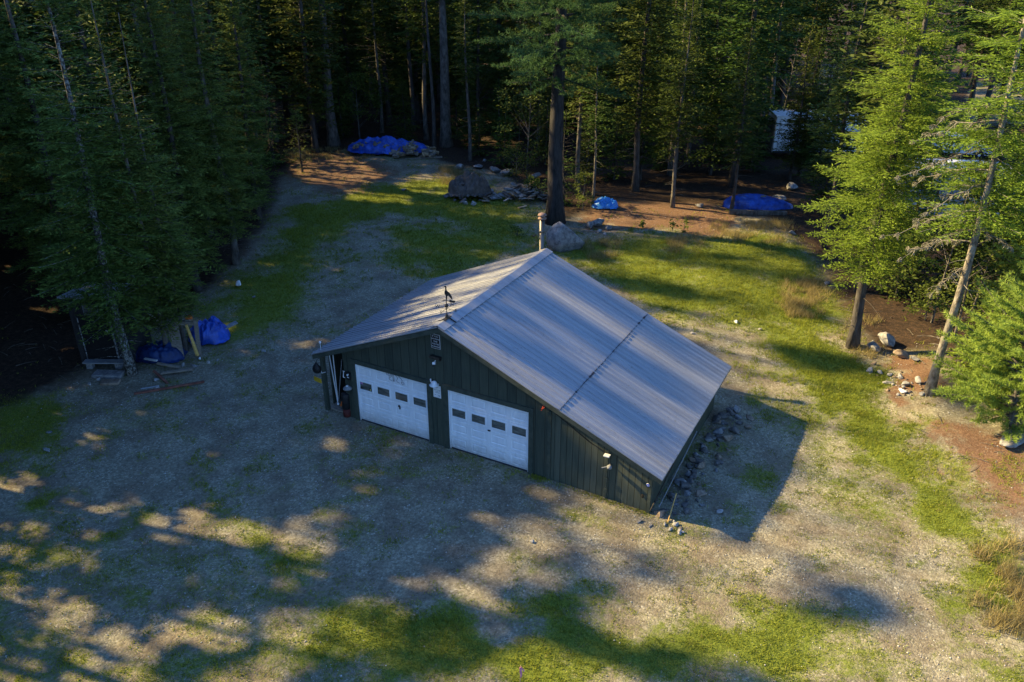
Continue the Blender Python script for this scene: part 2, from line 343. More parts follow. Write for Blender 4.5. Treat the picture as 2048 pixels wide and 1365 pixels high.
def text_mesh(txt, size, align='CENTER', extrude=.002, spacing=1.0):
    c = bpy.data.curves.new('lettering', 'FONT'); c.body = txt; c.size = size; c.align_x = align; c.align_y = 'CENTER'; c.extrude = extrude; c.resolution_u = 2; c.space_line = spacing
    o = bpy.data.objects.new('lettering', c); COL.objects.link(o); dg = bpy.context.evaluated_depsgraph_get()
    me = bpy.data.meshes.new_from_object(o.evaluated_get(dg)); bpy.data.objects.remove(o); bpy.data.curves.remove(c); return me
def rotz(a): return Matrix.Rotation(a, 3, 'Z')
def rotm(ax, ay, az): return Matrix.Rotation(az, 3, 'Z') @ Matrix.Rotation(ay, 3, 'Y') @ Matrix.Rotation(ax, 3, 'X')
def rock_mesh(seed, dims, cuts=17, sub=3, rough=.13):
    r = np.random.default_rng(seed); bm = bmesh.new(); bmesh.ops.create_icosphere(bm, subdivisions=sub, radius=1.0)
    C = np.array([v.co[:] for v in bm.verts]); F = [tuple(v.index for v in f.verts) for f in bm.faces]; bm.free()
    for _ in range(cuts):
        n = r.normal(size=3); n /= np.linalg.norm(n); d = r.uniform(.34, .74); e = np.maximum(C@n-d, 0); C = C-e[:, None]*n*.92
    C = C*(1+rough*(r.random(len(C))-.5)[:, None]); C = C*np.array(dims)/2
    C[:, 2] = np.maximum(C[:, 2], -dims[2]*.34); C[:, 2] += dims[2]*.30
    return mesh_np('rock', C, np.array(F))
def rock(name, label, seed, loc, dims, material, rz=0.0, group=None, cat='rock', **k):
    o = link(name, rock_mesh(seed, dims, **k), material); o.location = tuple(loc); o.rotation_euler = (0, 0, rz); return tag(o, label, cat, group)

# ------------------------------------------------------------------ ground sheet with its zones of cover
Z_GRASS = [([(430, 1365), (560, 1300), (720, 1225), (830, 1195), (950, 1225), (1180, 1195), (1320, 1230), (1420, 1195), (1560, 1230), (1650, 1290), (1720, 1365)], 1.0, .7),
           ([(1480, 650), (1560, 650), (1700, 720), (1800, 800), (1880, 930), (1960, 1060), (1880, 1090), (1810, 1040), (1740, 930), (1640, 800), (1560, 730)], 1.0, .7),
           ([(1110, 515), (1180, 480), (1400, 470), (1600, 470), (1720, 600), (1690, 690), (1560, 690), (1450, 650), (1380, 650), (1280, 605), (1190, 550)], .85, 1.2),
           ([(690, 380), (900, 350), (1060, 400), (1080, 495), (960, 500), (880, 440), (780, 425), (680, 480), (560, 650), (470, 650), (600, 440)], .85, 1.2),
           ([(560, 420), (680, 400), (660, 480), (600, 640), (430, 700), (400, 650), (520, 520)], .85, 1.0), ([(790, 440), (1080, 465), (1085, 505), (890, 560), (760, 520)], .8, 1.0),
           ([(-60, 790), (60, 780), (120, 830), (80, 900), (-60, 940)], .8, .6), ([(400, 930), (440, 1000), (520, 1060), (650, 1150), (600, 1170), (480, 1090), (400, 1000)], .8, .5),
           ([(-60, 1190), (120, 1230), (300, 1290), (420, 1365), (-60, 1400)], .55, .9), ([(60, 990), (150, 985), (160, 1010), (90, 1020)], .9, .3),
           ([(-80, 1330), (200, 1300), (420, 1290), (640, 1260), (900, 1250), (1300, 1240), (1700, 1260), (1850, 1330), (1850, 1400), (-80, 1400)], .68, .9), ([(-80, 1050), (200, 1060), (420, 1090), (620, 1160), (560, 1260), (250, 1240), (-80, 1190)], .42, 1.0), ([(1480, 760), (1620, 800), (1760, 960), (1820, 1080), (1700, 1150), (1620, 1000), (1560, 860)], .5, .8),
           ([(2020, 1310), (2080, 1290), (2080, 1400), (2000, 1365)], .9, .4), ([(1900, 1110), (2060, 1060), (2060, 1280), (1950, 1250)], .9, .5),
           ([(1560, 1060), (1700, 1130), (1800, 1120), (1780, 1080), (1650, 960)], .36, .8), ([(1330, 1080), (1560, 1180), (1500, 1220), (1300, 1130)], .4, .6)]
Z_NEEDLE = [([(560, 310), (720, 300), (800, 340), (740, 390), (620, 385), (540, 350)], .75, 1.4), ([(1150, 395), (1500, 415), (1450, 470), (1180, 452)], .95, .9),
            ([(1850, 840), (2080, 880), (2080, 1090), (1985, 1040), (1900, 930)], .85, 1.5), ([(1740, 700), (1870, 720), (1860, 800), (1770, 780)], .9, .5),
            ([(130, 740), (300, 620), (470, 560), (560, 420), (500, 420), (60, 640)], .5, 1.2), ([(1700, 560), (1850, 640), (1800, 690), (1690, 640)], .5, .8)]
YARD_PX = [(-300, 830), (0, 815), (120, 770), (250, 690), (330, 640), (440, 560), (540, 430), (575, 330), (700, 300), (860, 308), (900, 330), (1000, 345), (1080, 400), (1130, 440), (1250, 405), (1460, 415), (1560, 450), (1640, 520), (1690, 640), (1750, 700), (1880, 700), (2060, 840), (2400, 900), (2400, 1500), (-300, 1500)]
YARD = gpoly(YARD_PX)
Z_GRASS = [(gpoly(a), b, c) for a, b, c in Z_GRASS]; Z_NEEDLE = [(gpoly(a), b, c) for a, b, c in Z_NEEDLE]
TRACK = [gpoly([(1940, 170), (2120, 170), (2120, 250), (1930, 240)]), gpoly([(1630, 135), (1700, 130), (1700, 165), (1630, 170)])]
def zones(x, y):
    g = np.zeros(np.shape(x)); nd = np.zeros(np.shape(x)); x0_, y0_ = x, y
    x = x0_+(fbm(x0_*.7+11, y0_*.7+4, 4)-.5)*3.2; y = y0_+(fbm(x0_*.7+71, y0_*.7+44, 4)-.5)*3.2
    for p_, a, w in Z_GRASS: g = np.maximum(g, a*soft(p_, x, y, w*1.7))
    for p_, a, w in Z_NEEDLE: nd = np.maximum(nd, a*soft(p_, x, y, w))
    g = g*np.clip(.42+1.25*fbm(x0_*1.1+5, y0_*1.1+90, 4), 0, 1.05); x, y = x0_, y0_
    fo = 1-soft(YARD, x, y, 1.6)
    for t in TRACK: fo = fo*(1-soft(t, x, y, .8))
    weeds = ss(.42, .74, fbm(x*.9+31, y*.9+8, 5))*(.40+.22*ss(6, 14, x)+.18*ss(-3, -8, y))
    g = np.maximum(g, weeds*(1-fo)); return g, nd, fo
xs = np.concatenate([-np.geomspace(420, 31, 26), np.arange(-30, 24.01, .24), np.geomspace(25, 420, 26)])
ys = np.concatenate([-np.geomspace(420, 21, 26), np.arange(-20, 42.01, .24), np.geomspace(43, 420, 28)])
GX, GY = np.meshgrid(xs, ys); GZ = hz(GX, GY)
GZ = GZ+(fbm(GX*1.6, GY*1.6, 3)-.5)*.05*ss(.3, 1.5, np.maximum(np.maximum(-1.6-GX, GX-10.2), np.maximum(-.3-GY, GY-6.8)))
nx, ny = len(xs), len(ys); idx = np.arange(nx*ny).reshape(ny, nx)
Q = np.stack([idx[:-1, :-1], idx[:-1, 1:], idx[1:, 1:], idx[1:, :-1]], -1).reshape(-1, 4)
gme = mesh_np('ground', np.stack([GX, GY, GZ], -1), Q, True)
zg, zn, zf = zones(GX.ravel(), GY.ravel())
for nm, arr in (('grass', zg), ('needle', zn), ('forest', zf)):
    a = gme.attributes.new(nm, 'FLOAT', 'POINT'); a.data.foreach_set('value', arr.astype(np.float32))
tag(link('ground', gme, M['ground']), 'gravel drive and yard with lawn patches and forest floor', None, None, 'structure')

# ------------------------------------------------------------------ garage
RS = .4233; RX, RZ = 3.40, 4.304; XE, XL = 10.324, -1.50; Y0, Y1 = -0.30, 6.85
def roof_z(x): return RZ-RS*abs(x-RX)
garage = thing('garage', 'dark green two-door garage with a grey ribbed metal gable roof', 'garage')
def wall_prism(poly, y, th, nm, mt):
    b = MB(); b.prism(poly, (0, y, 0), (1, 0, 0), (0, 0, 1), (0, 1, 0), th); return b.build(nm, mt, garage)
TH = .10; DZ = 2.125; D1 = (0.0, 2.74); D2 = (3.465, 6.205); XW = -0.48; XR = 9.96; ROOF_T = .05
def top(x): return roof_z(x)-.075
# front wall in pieces round the two door openings
wall_prism([(XW, DZ), (6.86, DZ), (6.86, top(6.86)), (RX, top(RX)), (XW, top(XW))], 0, TH, 'front_gable', M['siding'])
wall_prism([(D1[1], -.35), (D2[0], -.35), (D2[0], DZ), (D1[1], DZ)], 0, TH, 'front_wall', M['siding'])
wall_prism([(D2[1], -.35), (6.86, -.35), (6.86, DZ), (D2[1], DZ)], 0, TH, 'front_wall', M['siding'])
wall_prism([(XW, -.3), (-.16, -.3), (-.16, DZ), (XW, DZ)], .02, TH, 'front_wall', M['siding'])
wall_prism([(6.862, -.5), (XR, -.6), (XR, top(XR)), (6.862, top(6.86))], .012, TH, 'front_wall', M['siding_narrow'])
for (y_, nm) in ((6.45, 'rear_wall'),):
    wall_prism([(XW, -.4), (XR, -.5), (XR, top(XR)), (RX, top(RX)), (XW, top(XW))], y_, TH, nm, M['siding'])
b = MB(); b.box((XR-.05, 3.28, .3), (TH, 6.32, 2*(top(XR)-.31))); b.build('side_wall', M['siding'], garage)
b = MB(); b.box((XW+.05, 3.28, .92), (TH, 6.32, 3.0)); b.build('side_wall', M['siding'], garage)
b = MB(); b.box((4.7, 3.2, -.2), (10.2, 6.3, .44)); b.build('floor_slab', mat('concrete', (.22, .21, .2), (.34, .33, .31), 4, .9), garage)
# trims round doors and corners (proud of the wall)
tb = MB()
for a0, a1 in (D1, D2):
    tb.box(((a0+a1)/2, -.022, DZ+.075), (a1-a0+.30, .05, .15))
    tb.box((a0-.075, -.020, (DZ-.4)/2), (.15, .045, DZ+.398)); tb.box((a1+.075, -.020, (DZ-.4)/2), (.15, .045, DZ+.398))
tb.build('door_trim', M['trim'], garage)
for c_, d_ in (((6.86, -.014, 1.05), (.11, .05, 2.6)), ((8.66, -.010, .72), (.035, .05, 2.15)), ((XR-.03, -.008, .4), (.09, .05, 1.95)), ((XR+.012, .05, .4), (.05, .10, 1.95))):
    b = MB(); b.box(c_, d_); b.build('corner_board', M['trim'], garage)
for z_ in (.62, .25):
    b = MB(); b.rbox((8.66, -.045, z_), (.09, .03, .14), .008); b.build('hinge', M['trim'], garage)
b = MB(); b.rbox((9.74, -.025, .44), (.05, .05, .10), .01); b.build('latch', M['dark_metal'], garage)
# lean-to on the left: post, outer wall, floor, open front
b = MB(); b.box((-1.36, .04, .9), (.13, .13, 2.5)); b.build('lean_to_post', M['trim'], garage)
b = MB(); b.box((-1.40, 3.4, .85), (.05, 6.0, 2.4)); b.build('lean_to_wall', M['siding'], garage)
b = MB(); b.box((-.92, 3.2, .0), (.86, 6.2, .12)); b.build('lean_to_floor', M['wood'], garage)
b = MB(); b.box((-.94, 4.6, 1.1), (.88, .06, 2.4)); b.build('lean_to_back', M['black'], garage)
# fascia boards along the rakes and eaves
def rake(xa, xb, y, h, th, nm, mt=M['trim'], dz=0):
    b = MB(); za, zb = roof_z(xa)-.055+dz, roof_z(xb)-.055+dz
    b.prism([(xa, za), (xb, zb), (xb, zb-h), (xa, za-h)], (0, y, 0), (1, 0, 0), (0, 0, 1), (0, 1, 0), th); return b.build(nm, mt, garage)
rake(RX, XE-.03, Y0+.015, .15, .03, 'rake_board'); rake(XL+.03, RX, Y0+.013, .15, .03, 'rake_board')
rake(RX, XE-.03, Y1-.05, .15, .03, 'rake_board'); rake(XL+.03, RX, Y1-.052, .15, .03, 'rake_board')
rake(RX, XE-.06, Y0+.05, .02, .27, 'soffit', dz=-.02); rake(XL+.06, RX, Y0+.05, .02, .27, 'soffit', dz=-.02)
b = MB(); b.box((XE-.05, 3.28, roof_z(XE)-.12), (.03, 7.0, .12)); b.build('eave_board', M['trim'], garage)
b = MB(); b.box((XL+.05, 3.28, roof_z(XL)-.12), (.03, 7.0, .12)); b.build('eave_board', M['trim'], garage)
# ribbed roof slopes
def slope(xa, xb, lift, nm, seed):
    r = random.Random(seed); prof = []; y = Y0; pitch = .2305
    prof.append((Y0, 0))
    k = 0
    while y+pitch*.55 < Y1:
        c = y+pitch*.5
        prof += [(c-.032, .0), (c-.018, .036), (c+.018, .036), (c+.032, .0), (c+.075, 0.0), (c+.082, .005), (c+.10, .005), (c+.107, .0)]
        y += pitch; k += 1
    prof = [p for p in prof if p[0] < Y1-.01]+[(Y1, 0)]
    nseg = 10; V = []; F = []; n = len(prof)
    for i in range(nseg+1):
        x = xa+(xb-xa)*i/nseg; z = roof_z(x)+lift
        for j, (yy, dz) in enumerate(prof):
            V.append((x, yy, z+dz+(.004*math.sin(yy*2.1+seed+i*.7)+r.uniform(-.0012, .0012) if 0 < j < n-1 else 0)))
    m_ = len(V)
    for i in range(nseg+1):
        x = xa+(xb-xa)*i/nseg
        for yy in (Y0, Y1): V.append((x, yy, roof_z(x)+lift-.035))
    for i in range(nseg):
        for j in range(n-1): F.append((i*n+j, (i+1)*n+j, (i+1)*n+j+1, i*n+j+1))
        a, c = m_+2*i, m_+2*i+2
        F.append((a, a+1, c+1, c)); F.append((i*n, a, c, (i+1)*n)); F.append((i*n+n-1, (i+1)*n+n-1, c+1, a+1))
    F.append(tuple(range(0, n))+(m_+1, m_)); F.append(tuple(range(nseg*n+n-1, nseg*n-1, -1))+(m_+2*nseg, m_+2*nseg+1))
    b = MB(); b.add(V, F); return b.build(nm, M['roof'], garage)
XLAP = 7.25
slope(RX+.02, XLAP+.03, .0, 'roof_slope', 1); slope(XLAP-.06, XE, -.012, 'roof_slope', 2); slope(RX-.02, XL, .0, 'roof_slope', 3)
b = MB(); rr = random.Random(5); y = Y0+.02
while y < Y1-.02:
    l = rr.uniform(.05, .28); w = rr.choice([.008, .010, .014, .02]) if rr.random() < .93 else .06
    x = XLAP+.045+rr.uniform(-.006, .006)
    b.box((x, min(y+l/2, Y1-l/2), roof_z(x)+.003+.012), (w, l, .018), Matrix.Rotation(math.atan(RS), 3, 'Y')); y += l*rr.choice([1, 1, 1.25])
b.build('lap_sealant', M['tar'], garage)
b = MB()
for s in (1, -1):
    poly = [(0, .035), (.24, .035-RS*.24), (.24, .022-RS*.24), (0, .020)]
    b.prism(poly, (RX, Y0-.01, RZ+.012), (s, 0, 0), (0, 0, 1), (0, 1, 0), Y1-Y0+.02)
b.build('ridge_cap', M['roof'], garage)
# doors
def garage_door(x0, x1, seed, label, stickers):
    W = x1-x0; yb = .05; d = tag(bpy.data.objects.new('garage_door', None), label); COL.objects.link(d); d.parent = garage
    nc, ns = 4, 4; cw = W/nc; sh = DZ/ns; ins = [0, .018, .045, .065]
    def lines(n, size, mg0, mg1):
        L = []
        for i in range(n):
            a, c = i*size+mg0, (i+1)*size-mg1
            L += [(i*size+.0001, -2), (i*size+.010, -1)]+[(a+q, k) for k, q in enumerate(ins)]+[(c-q, k) for k, q in reversed(list(enumerate(ins)))]+[((i+1)*size-.010, -1)]
        L.append((n*size, -2)); return L
    LX = lines(nc, cw, .085, .085); LZ = lines(ns, sh, .11, .11)
    LX = [(a, (-1 if k == -2 else k)) for a, k in LX]
    V = []; nxl = len(LX)
    for z, kz in LZ:
        for x, kx in LX:
            row = min(ns-1, int(z/sh-1e-6)); k = min(kx, kz); dep = 0
            if kz == -2: dep = .014
            elif row != 2 and k in (1, 2): dep = .013
            V.append((x0+x, yb+dep, z+.004))
    F = [(j*nxl+i, j*nxl+i+1, (j+1)*nxl+i+1, (j+1)*nxl+i) for j in range(len(LZ)-1) for i in range(nxl-1)]
    b = MB(); b.add(V, F); b.box(((x0+x1)/2, yb+.045, DZ/2), (W, .03, DZ)); b.build('door_panel', M['white_paint'], d)
    b = MB(); b.box(((x0+x1)/2, yb-.005, .02), (W, .03, .05)); b.build('bottom_seal', M['tar'], d)
    for xs_ in (x0+.025, x1-.022):
        b = MB(); b.box((xs_, yb-.022, DZ/2), (.045, .03, DZ-.02)); b.build('door_stop', M['white_paint'], d)
    for i in range(nc):
        cx = x0+(i+.5)*cw; cz = sh*2.5+.01; ww, hh = .46, .27
        f = MB()
        for (px_, pz_, w_, h_) in ((cx, cz+hh/2+.02, ww+.08, .04), (cx, cz-hh/2-.02, ww+.08, .04), (cx-ww/2-.02, cz, .04, hh-.002), (cx+ww/2+.02, cz, .04, hh-.002)):
            f.box((px_, yb-.006, pz_), (w_, .028, h_))
        f.build('window_frame', M['white_paint'], d)
        g = MB(); g.box((cx, yb-.004, cz), (ww, .008, hh)); g.build('window_pane', M['glass'], d)
    return d
gd1 = garage_door(*D1, 1, 'white panelled garage door with black iron scrollwork and window stickers', True)
gd2 = garage_door(*D2, 2, 'scuffed white panelled garage door nearer the lean-to corner', False)
cz = DZ*2.5/4+.01; cx0 = D1[0]+.3425
b = MB(); b.box((cx0-.165, .038, cz+.09), (.11, .004, .08)); b.build('sticker', mat('flag_sticker', (.10, .12, .40), (.55, .20, .25), 40, .6, contrast=(.45, .55)), gd1)
b = MB(); b.box((cx0-.18, .0375, cz-.09), (.10, .004, .07)); b.box((cx0+.17, .0375, cz-.075), (.11, .004, .10)); b.build('sticker', M['black'], gd1)
b = MB(); b.lathe([(.024, 0), (.024, .003)], 10); o = b.build('sticker', mat('yellow_badge', (.6, .55, .1), (.75, .7, .3), 9, .6), gd1); o.location = (cx0+.17, .0355, cz-.075); o.rotation_euler = (RAD(90), 0, 0)
b = MB(); b.rbox((1.60, .03, .98), (.05, .03, .07), .008); b.rbox((1.635, .022, .93), (.035, .04, .10), .008); b.build('door_handle', M['black'], gd1)
b = MB(); b.rbox((4.86, .028, 1.06), (.09, .035, .04), .01); b.build('door_handle', M['dark_metal'], gd2)
b = MB()
for ln in ([(1.18, 2.07), (1.22, 2.05), (1.20, 2.01), (1.26, 2.00)], [(1.24, 2.09), (1.30, 2.04), (1.27, 1.99), (1.33, 1.98), (1.35, 2.06)], [(1.36, 2.09), (1.40, 2.02), (1.36, 1.95), (1.30, 1.93), (1.30, 1.86), (1.40, 1.83), (1.47, 1.86)],
           [(1.43, 2.10), (1.44, 1.95), (1.455, 1.82)], [(1.47, 2.10), (1.48, 1.95), (1.49, 1.83)], [(1.50, 2.09), (1.60, 2.03), (1.62, 1.96), (1.56, 1.90), (1.60, 1.84), (1.69, 1.83)], [(1.64, 2.08), (1.74, 2.01), (1.79, 1.94), (1.74, 1.86), (1.80, 1.80), (1.86, 1.84), (1.82, 1.90), (1.76, 1.86)]):
    b.tube([(x, .036, z) for x, z in ln], .005, 5)
b.build('iron_scrollwork', M['black'], gd1)
# chimney
ch = bpy.data.objects.new('chimney', None); COL.objects.link(ch); ch.parent = garage; ch.location = (3.15, 6.95, 0)
b = MB(); b.lathe([(.085, .2), (.085, 5.36)], 18); b.build('flue_pipe', M['steel'], ch, True)
b = MB(); b.lathe([(.09, 4.86), (.105, 4.87), (.105, 4.93), (.09, 4.94)], 18); b.build('pipe_band', M['steel'], ch, True)
b = MB(); b.lathe([(.09, 5.35), (.15, 5.36), (.15, 5.39), (.085, 5.41), (.08, 5.49)], 18); b.build('flue_collar', M['rust'], ch, True)
b = MB(); b.lathe([(.15, 5.48), (.16, 5.49), (.13, 5.54), (.04, 5.575)], 18); b.build('rain_cap', M['rust'], ch, True)
b = MB(); b.box((3.15-.22, 6.80, 4.75), (.05, .22, .03)); b.tube([(2.98, 6.7, 4.3), (3.08, 6.9, 4.9)], .012, 5); b.build('flue_brace', M['dark_metal'], garage)
# wood frames under the right eave
b = MB(); b.box((XR+.15, 3.2, 1.12), (.20, 6.2, .03)); b.build('eave_soffit', M['trim'], garage)

# ---- things fixed to the garage
sg = thing('warning_sign', 'small black sign with white lettering under the gable peak', 'sign', (3.135, -.03, 3.655))
b = MB(); b.rbox((0, 0, 0), (.31, .012, .47), .004); b.build('border', M['white'], sg)
b = MB(); b.box((0, -.008, 0), (.285, .006, .445)); b.build('sign_face', M['black'], sg)
for i, (t, s) in enumerate((('IF YOU', .068), ('CAN READ', .058), ('THIS', .068), ("YOU'RE", .068), ('IN RANGE', .058))):
    o = link('lettering', text_mesh(t, s, extrude=.0015), M['white'], sg); o.location = (0, -.0125, .165-.083*i); o.rotation_euler = (RAD(90), 0, 0)
fl = thing('floodlight', 'dark shaded light bar below the black sign on the gable', 'light', (3.14, 0, 3.13))
b = MB(); b.rbox((0, -.10, .03), (.34, .16, .08), .015, Matrix.Rotation(RAD(-12), 3, 'X')); b.build('housing', M['dark_metal'], fl)
b = MB(); b.rbox((.165, -.10, .0), (.04, .10, .09), .01); b.rbox((0, -.02, .0), (.10, .05, .08), .01); b.build('bracket', M['black'], fl)
cm = thing('security_camera', 'small white security camera under the light bar on the gable', 'camera', (3.10, 0, 2.99))
b = MB(); R_ = rotm(RAD(-25), 0, RAD(20)); b.rbox((0, -.11, -.03), (.085, .15, .075), .012, R_); b.build('camera_body', M['white'], cm)
b = MB(); b.tube([(0, -.03, .03), (0, -.08, -.01)], .016, 6); b.build('arm', M['white'], cm)
b = MB(); b.lathe([(.028, 0), (.028, .012)], 10); o = b.build('lens', M['black'], cm); o.location = (.03, -.185, -.075); o.rotation_euler = (RAD(65), 0, RAD(20))
lp = thing('wall_lamp', 'white dome lamp with a side arm above the pinned notice', 'lamp', (3.07, 0, 2.27))
b = MB(); b.lathe([(.145, -.06), (.15, -.045), (.10, -.03), (.09, .02), (.06, .065), (.02, .085)], 18, (0, -.12, 0)); b.build('dome', M['white'], lp, True)
b = MB(); b.tube([(-.02, -.12, -.03), (-.13, -.09, .02), (-.16, -.06, .09)], .022, 7); b.build('lamp_arm', M['white'], lp)
b = MB(); b.rbox((0, -.05, -.07), (.09, .09, .05), .01); b.build('mount', M['white'], lp)
nt_ = thing('notice_sheet', 'white notice sheet with faint printing between the two garage doors', 'notice', (3.095, -.012, 1.94))
b = MB(); b.rbox((0, 0, 0), (.27, .008, .42), .002); b.build('sheet', M['white'], nt_)
b = MB()
for _ in range(26):
    r_ = rr.uniform(.012, .06); b.box((rr.uniform(-.09, .09), -.006, rr.choice([.15, .12, .06, .03, 0, -.03, -.12, -.15])), (r_, .003, .012))
b.build('print_marks', M['ink'], nt_)
yp = thing('yellow_plate', 'yellow plate on the lean-to corner post at the garage left end', 'plate', (-1.60, .0, 1.11), RAD(-8))
b = MB(); b.rbox((0, -.03, 0), (.36, .012, .17), .004); b.build('plate', M['yellow'], yp)
b = MB()
for i in range(6): b.box((-.12+.048*i, -.0375, .0), (.020, .003, .055))
b.box((0, -.0375, .058), (.22, .003, .012)); b.build('dull_marks', mat('worn_marks', (.30, .18, .01), (.36, .22, .02), 9, .6), yp)
b = MB(); b.box((.0, .0, 0), (.30, .05, .03)); b.build('batten', M['wood'], yp)
pq = thing('wall_plaque', 'black and white plaque between the open bay and the first garage door', 'plaque', (-.33, .0, 1.60))
b = MB(); b.prism([(.15*math.cos(t)*(1+.12*math.sin(3*t)), .16*math.sin(t)) for t in np.linspace(0, 2*math.pi, 14, endpoint=False)], (.02, -.035, 0), (1, 0, 0), (0, 0, 1), (0, 1, 0), .03); b.build('disc', M['black'], pq)
b = MB()
for x, z, w, h in ((-.14, .02, .025, .24), (-.115, .135, .07, .025), (-.115, -.09, .05, .022), (.02, .03, .05, .06), (.04, -.05, .06, .025), (.06, .06, .02, .05)): b.box((x, -.042, z), (w, .012, h), Matrix.Rotation(RAD(8), 3, 'Y'))
b.build('white_marks', M['white'], pq)
bl = thing('wall_hood', 'grey metal hood under the black and white plaque', 'hood', (-.33, 0, 1.18))
b = MB(); b.lathe([(.16, -.04), (.14, .0), (.05, .05), (.02, .09)], 12, (0, -.06, 0)); b.build('hood', M['grey_board'], bl, True)
b = MB(); b.rbox((0, -.09, .06), (.06, .05, .05), .012); b.build('knob', M['white'], bl)
br = thing('dark_barrel', 'dark barrel with a red base standing beside the first garage door', 'barrel', P(697, 830)+np.array([0.02, -.06, 0]))
b = MB(); b.lathe([(.13, .30), (.15, .32), (.15, .85), (.13, .88), (.03, .90)], 14); b.build('drum', M['black'], br, True)
b = MB(); b.lathe([(.12, 0), (.14, .02), (.14, .30)], 14); b.build('base', mat('dull_red', (.05, .008, .008), (.10, .02, .015), 8, .7), br, True)
bag = thing('dark_bag', 'dark cloth bag hanging at the outer corner of the lean-to', 'bag', (-1.52, -.10, 1.62))
b = MB(); b.lathe([(.02, .20), (.05, .15), (.12, .05), (.15, -.06), (.12, -.16), (.05, -.20)], 10); o = b.build('bag_body', M['black'], bag, True); o.scale = (1.1, .8, 1)
b = MB(); b.tube([(0, 0, .18), (.03, .03, .30), (.08, .08, .34)], .012, 5); b.build('strap', M['black'], bag)
for lab, a, c, r, mt in (('long pale pole leaning at the left of the open lean-to bay', (-1.18, .35, .10), (-1.30, .30, 2.18), .020, 'white'), ('pale pole crossing its neighbour inside the open lean-to bay', (-1.13, .30, .10), (-1.16, .34, 2.22), .020, 'white'),
                         ('pale pole leaning right inside the open lean-to bay', (-1.10, .26, .12), (-.86, .40, 1.86), .017, 'grey_board'), ('brown pole at the back of the open lean-to bay', (-1.0, .8, .1), (-.96, .9, 2.2), .018, 'wood'), ('short tool with an orange grip low in the lean-to bay', (-.90, .15, .16), (-.60, .3, 1.25), .017, 'wood')):
    b = MB(); b.tube([a, c], [r, r*.9], 7); o = tag(b.build('leaning_pole', M[mt]), lab, 'pole', 'poles leaning in the lean-to')
    if 'orange' in lab:
        q = MB(); q.tube([(-.885, .15, .21), (-.835, .18, .40)], .026, 7); q.build('grip', M['orange'], o)
b = MB(); b.lathe([(.03, -.03), (.042, 0), (.03, .03)], 10); o = tag(b.build('drawer_knob', M['white']), 'shiny white knob low inside the open lean-to bay', 'knob'); o.location = (-.95, .1, .30)
b = MB(); b.tube([(-1.42, -.01, 1.5), (-1.36, -.06, 1.44), (-1.20, -.06, 1.52)], .014, 5); tag(b.build('wall_hook', M['white']), 'pale hook on the lean-to post beside the dark bag', 'hook')
b = MB(); b.tube([(-1.12, -.24, roof_z(-1.1)+.02), (-1.12, -.24, roof_z(-1.1)+.30)], .008, 5); b.lathe([(.02, 0), (.035, .02), (.035, .05), (.02, .07)], 10, (-1.12, -.24, roof_z(-1.1)+.27)); tag(b.build('roof_sensor', M['white']), 'small white sensor on a thin rod at the low left roof edge', 'sensor')
fx = thing('shed_light', 'pale rectangular lamp under the eave of the lean-to doors', 'light', (8.68, 0, 1.50))
b = MB(); b.rbox((0, -.15, .02), (.17, .14, .035), .008); b.build('lamp_head', M['white'], fx)
b = MB(); b.rbox((0, -.05, -.02), (.05, .12, .06), .008); b.build('bracket', M['trim'], fx)
f2 = thing('motion_light', 'grey twin spotlight on a bracket below the pale lamp', 'light', (8.74, 0, 1.14))
b = MB(); b.lathe([(.02, -.05), (.07, -.04), (.075, .02), (.03, .06)], 12, (.02, -.11, .0)); b.build('lamp_head', M['grey_board'], f2, True)
b = MB(); b.tube([(0, -.01, .02), (0, -.10, .04)], .02, 6); b.tube([(-.02, -.10, .0), (-.18, -.20, -.04)], .016, 6); b.build('bracket', M['grey_board'], f2)
rf = thing('blue_reflector', 'small round blue reflector with white rim by the low right corner', 'reflector', (9.87, 0, .86))
for (r1, y, mt, nm) in ((.055, -.022, 'white', 'rim'), (.042, -.030, 'blue', 'lens'), (.015, -.036, 'white', 'stud')):
    b = MB(); b.lathe([(r1, 0), (r1*.9, .012)], 14); o = b.build(nm, M[mt], rf); o.location = (0, y, 0); o.rotation_euler = (RAD(90), 0, 0)
b = MB(); b.tube([(6.62, -.05, 2.36), (6.70, -.10, 2.52), (6.86, -.20, 2.62)], .012, 5); b.tube([(6.60, -.05, 2.30), (6.74, -.12, 2.50)], .010, 5); tag(b.build('red_cord', M['red']), 'red cord tied under the roof edge at the trim board', 'cord')
b = MB(); b.tube([(6.95, -.03, 2.38), (7.5, -.03, 2.05), (8.1, -.03, 1.70), (8.64, -.03, 1.50)], .012, 5); tag(b.build('wire_cable', M['black']), 'black cable running down the lean-to wall to the pale lamp', 'cable')
# weathervane
wv = thing('weathervane', 'dark crane weathervane with compass letters on the front end of the ridge', 'weathervane', (RX, .22, RZ+.02))
b = MB(); b.box((0, 0, .045), (.12, .34, .02)); b.box((-.10, -.10, .0), (.30, .03, .02), Matrix.Rotation(-math.atan(RS), 3, 'Y')); b.box((.12, .06, -.0), (.34, .03, .02), Matrix.Rotation(math.atan(RS), 3, 'Y')); b.lathe([(.06, .05), (.03, .16)], 8); b.build('base', M['dark_metal'], wv)
b = MB(); b.tube([(0, 0, .05), (0, 0, .70)], .012, 6); b.build('rod', M['dark_metal'], wv)
b = MB(); b.lathe([(.005, .37), (.045, .39), (.06, .43), (.045, .47), (.005, .49)], 10); b.build('ball', M['dark_metal'], wv, True)
b = MB(); b.tube([(-.26, 0, .335), (.26, 0, .335)], .008, 5); b.tube([(0, -.26, .335), (0, .26, .335)], .008, 5); b.build('compass_arms', M['dark_metal'], wv)
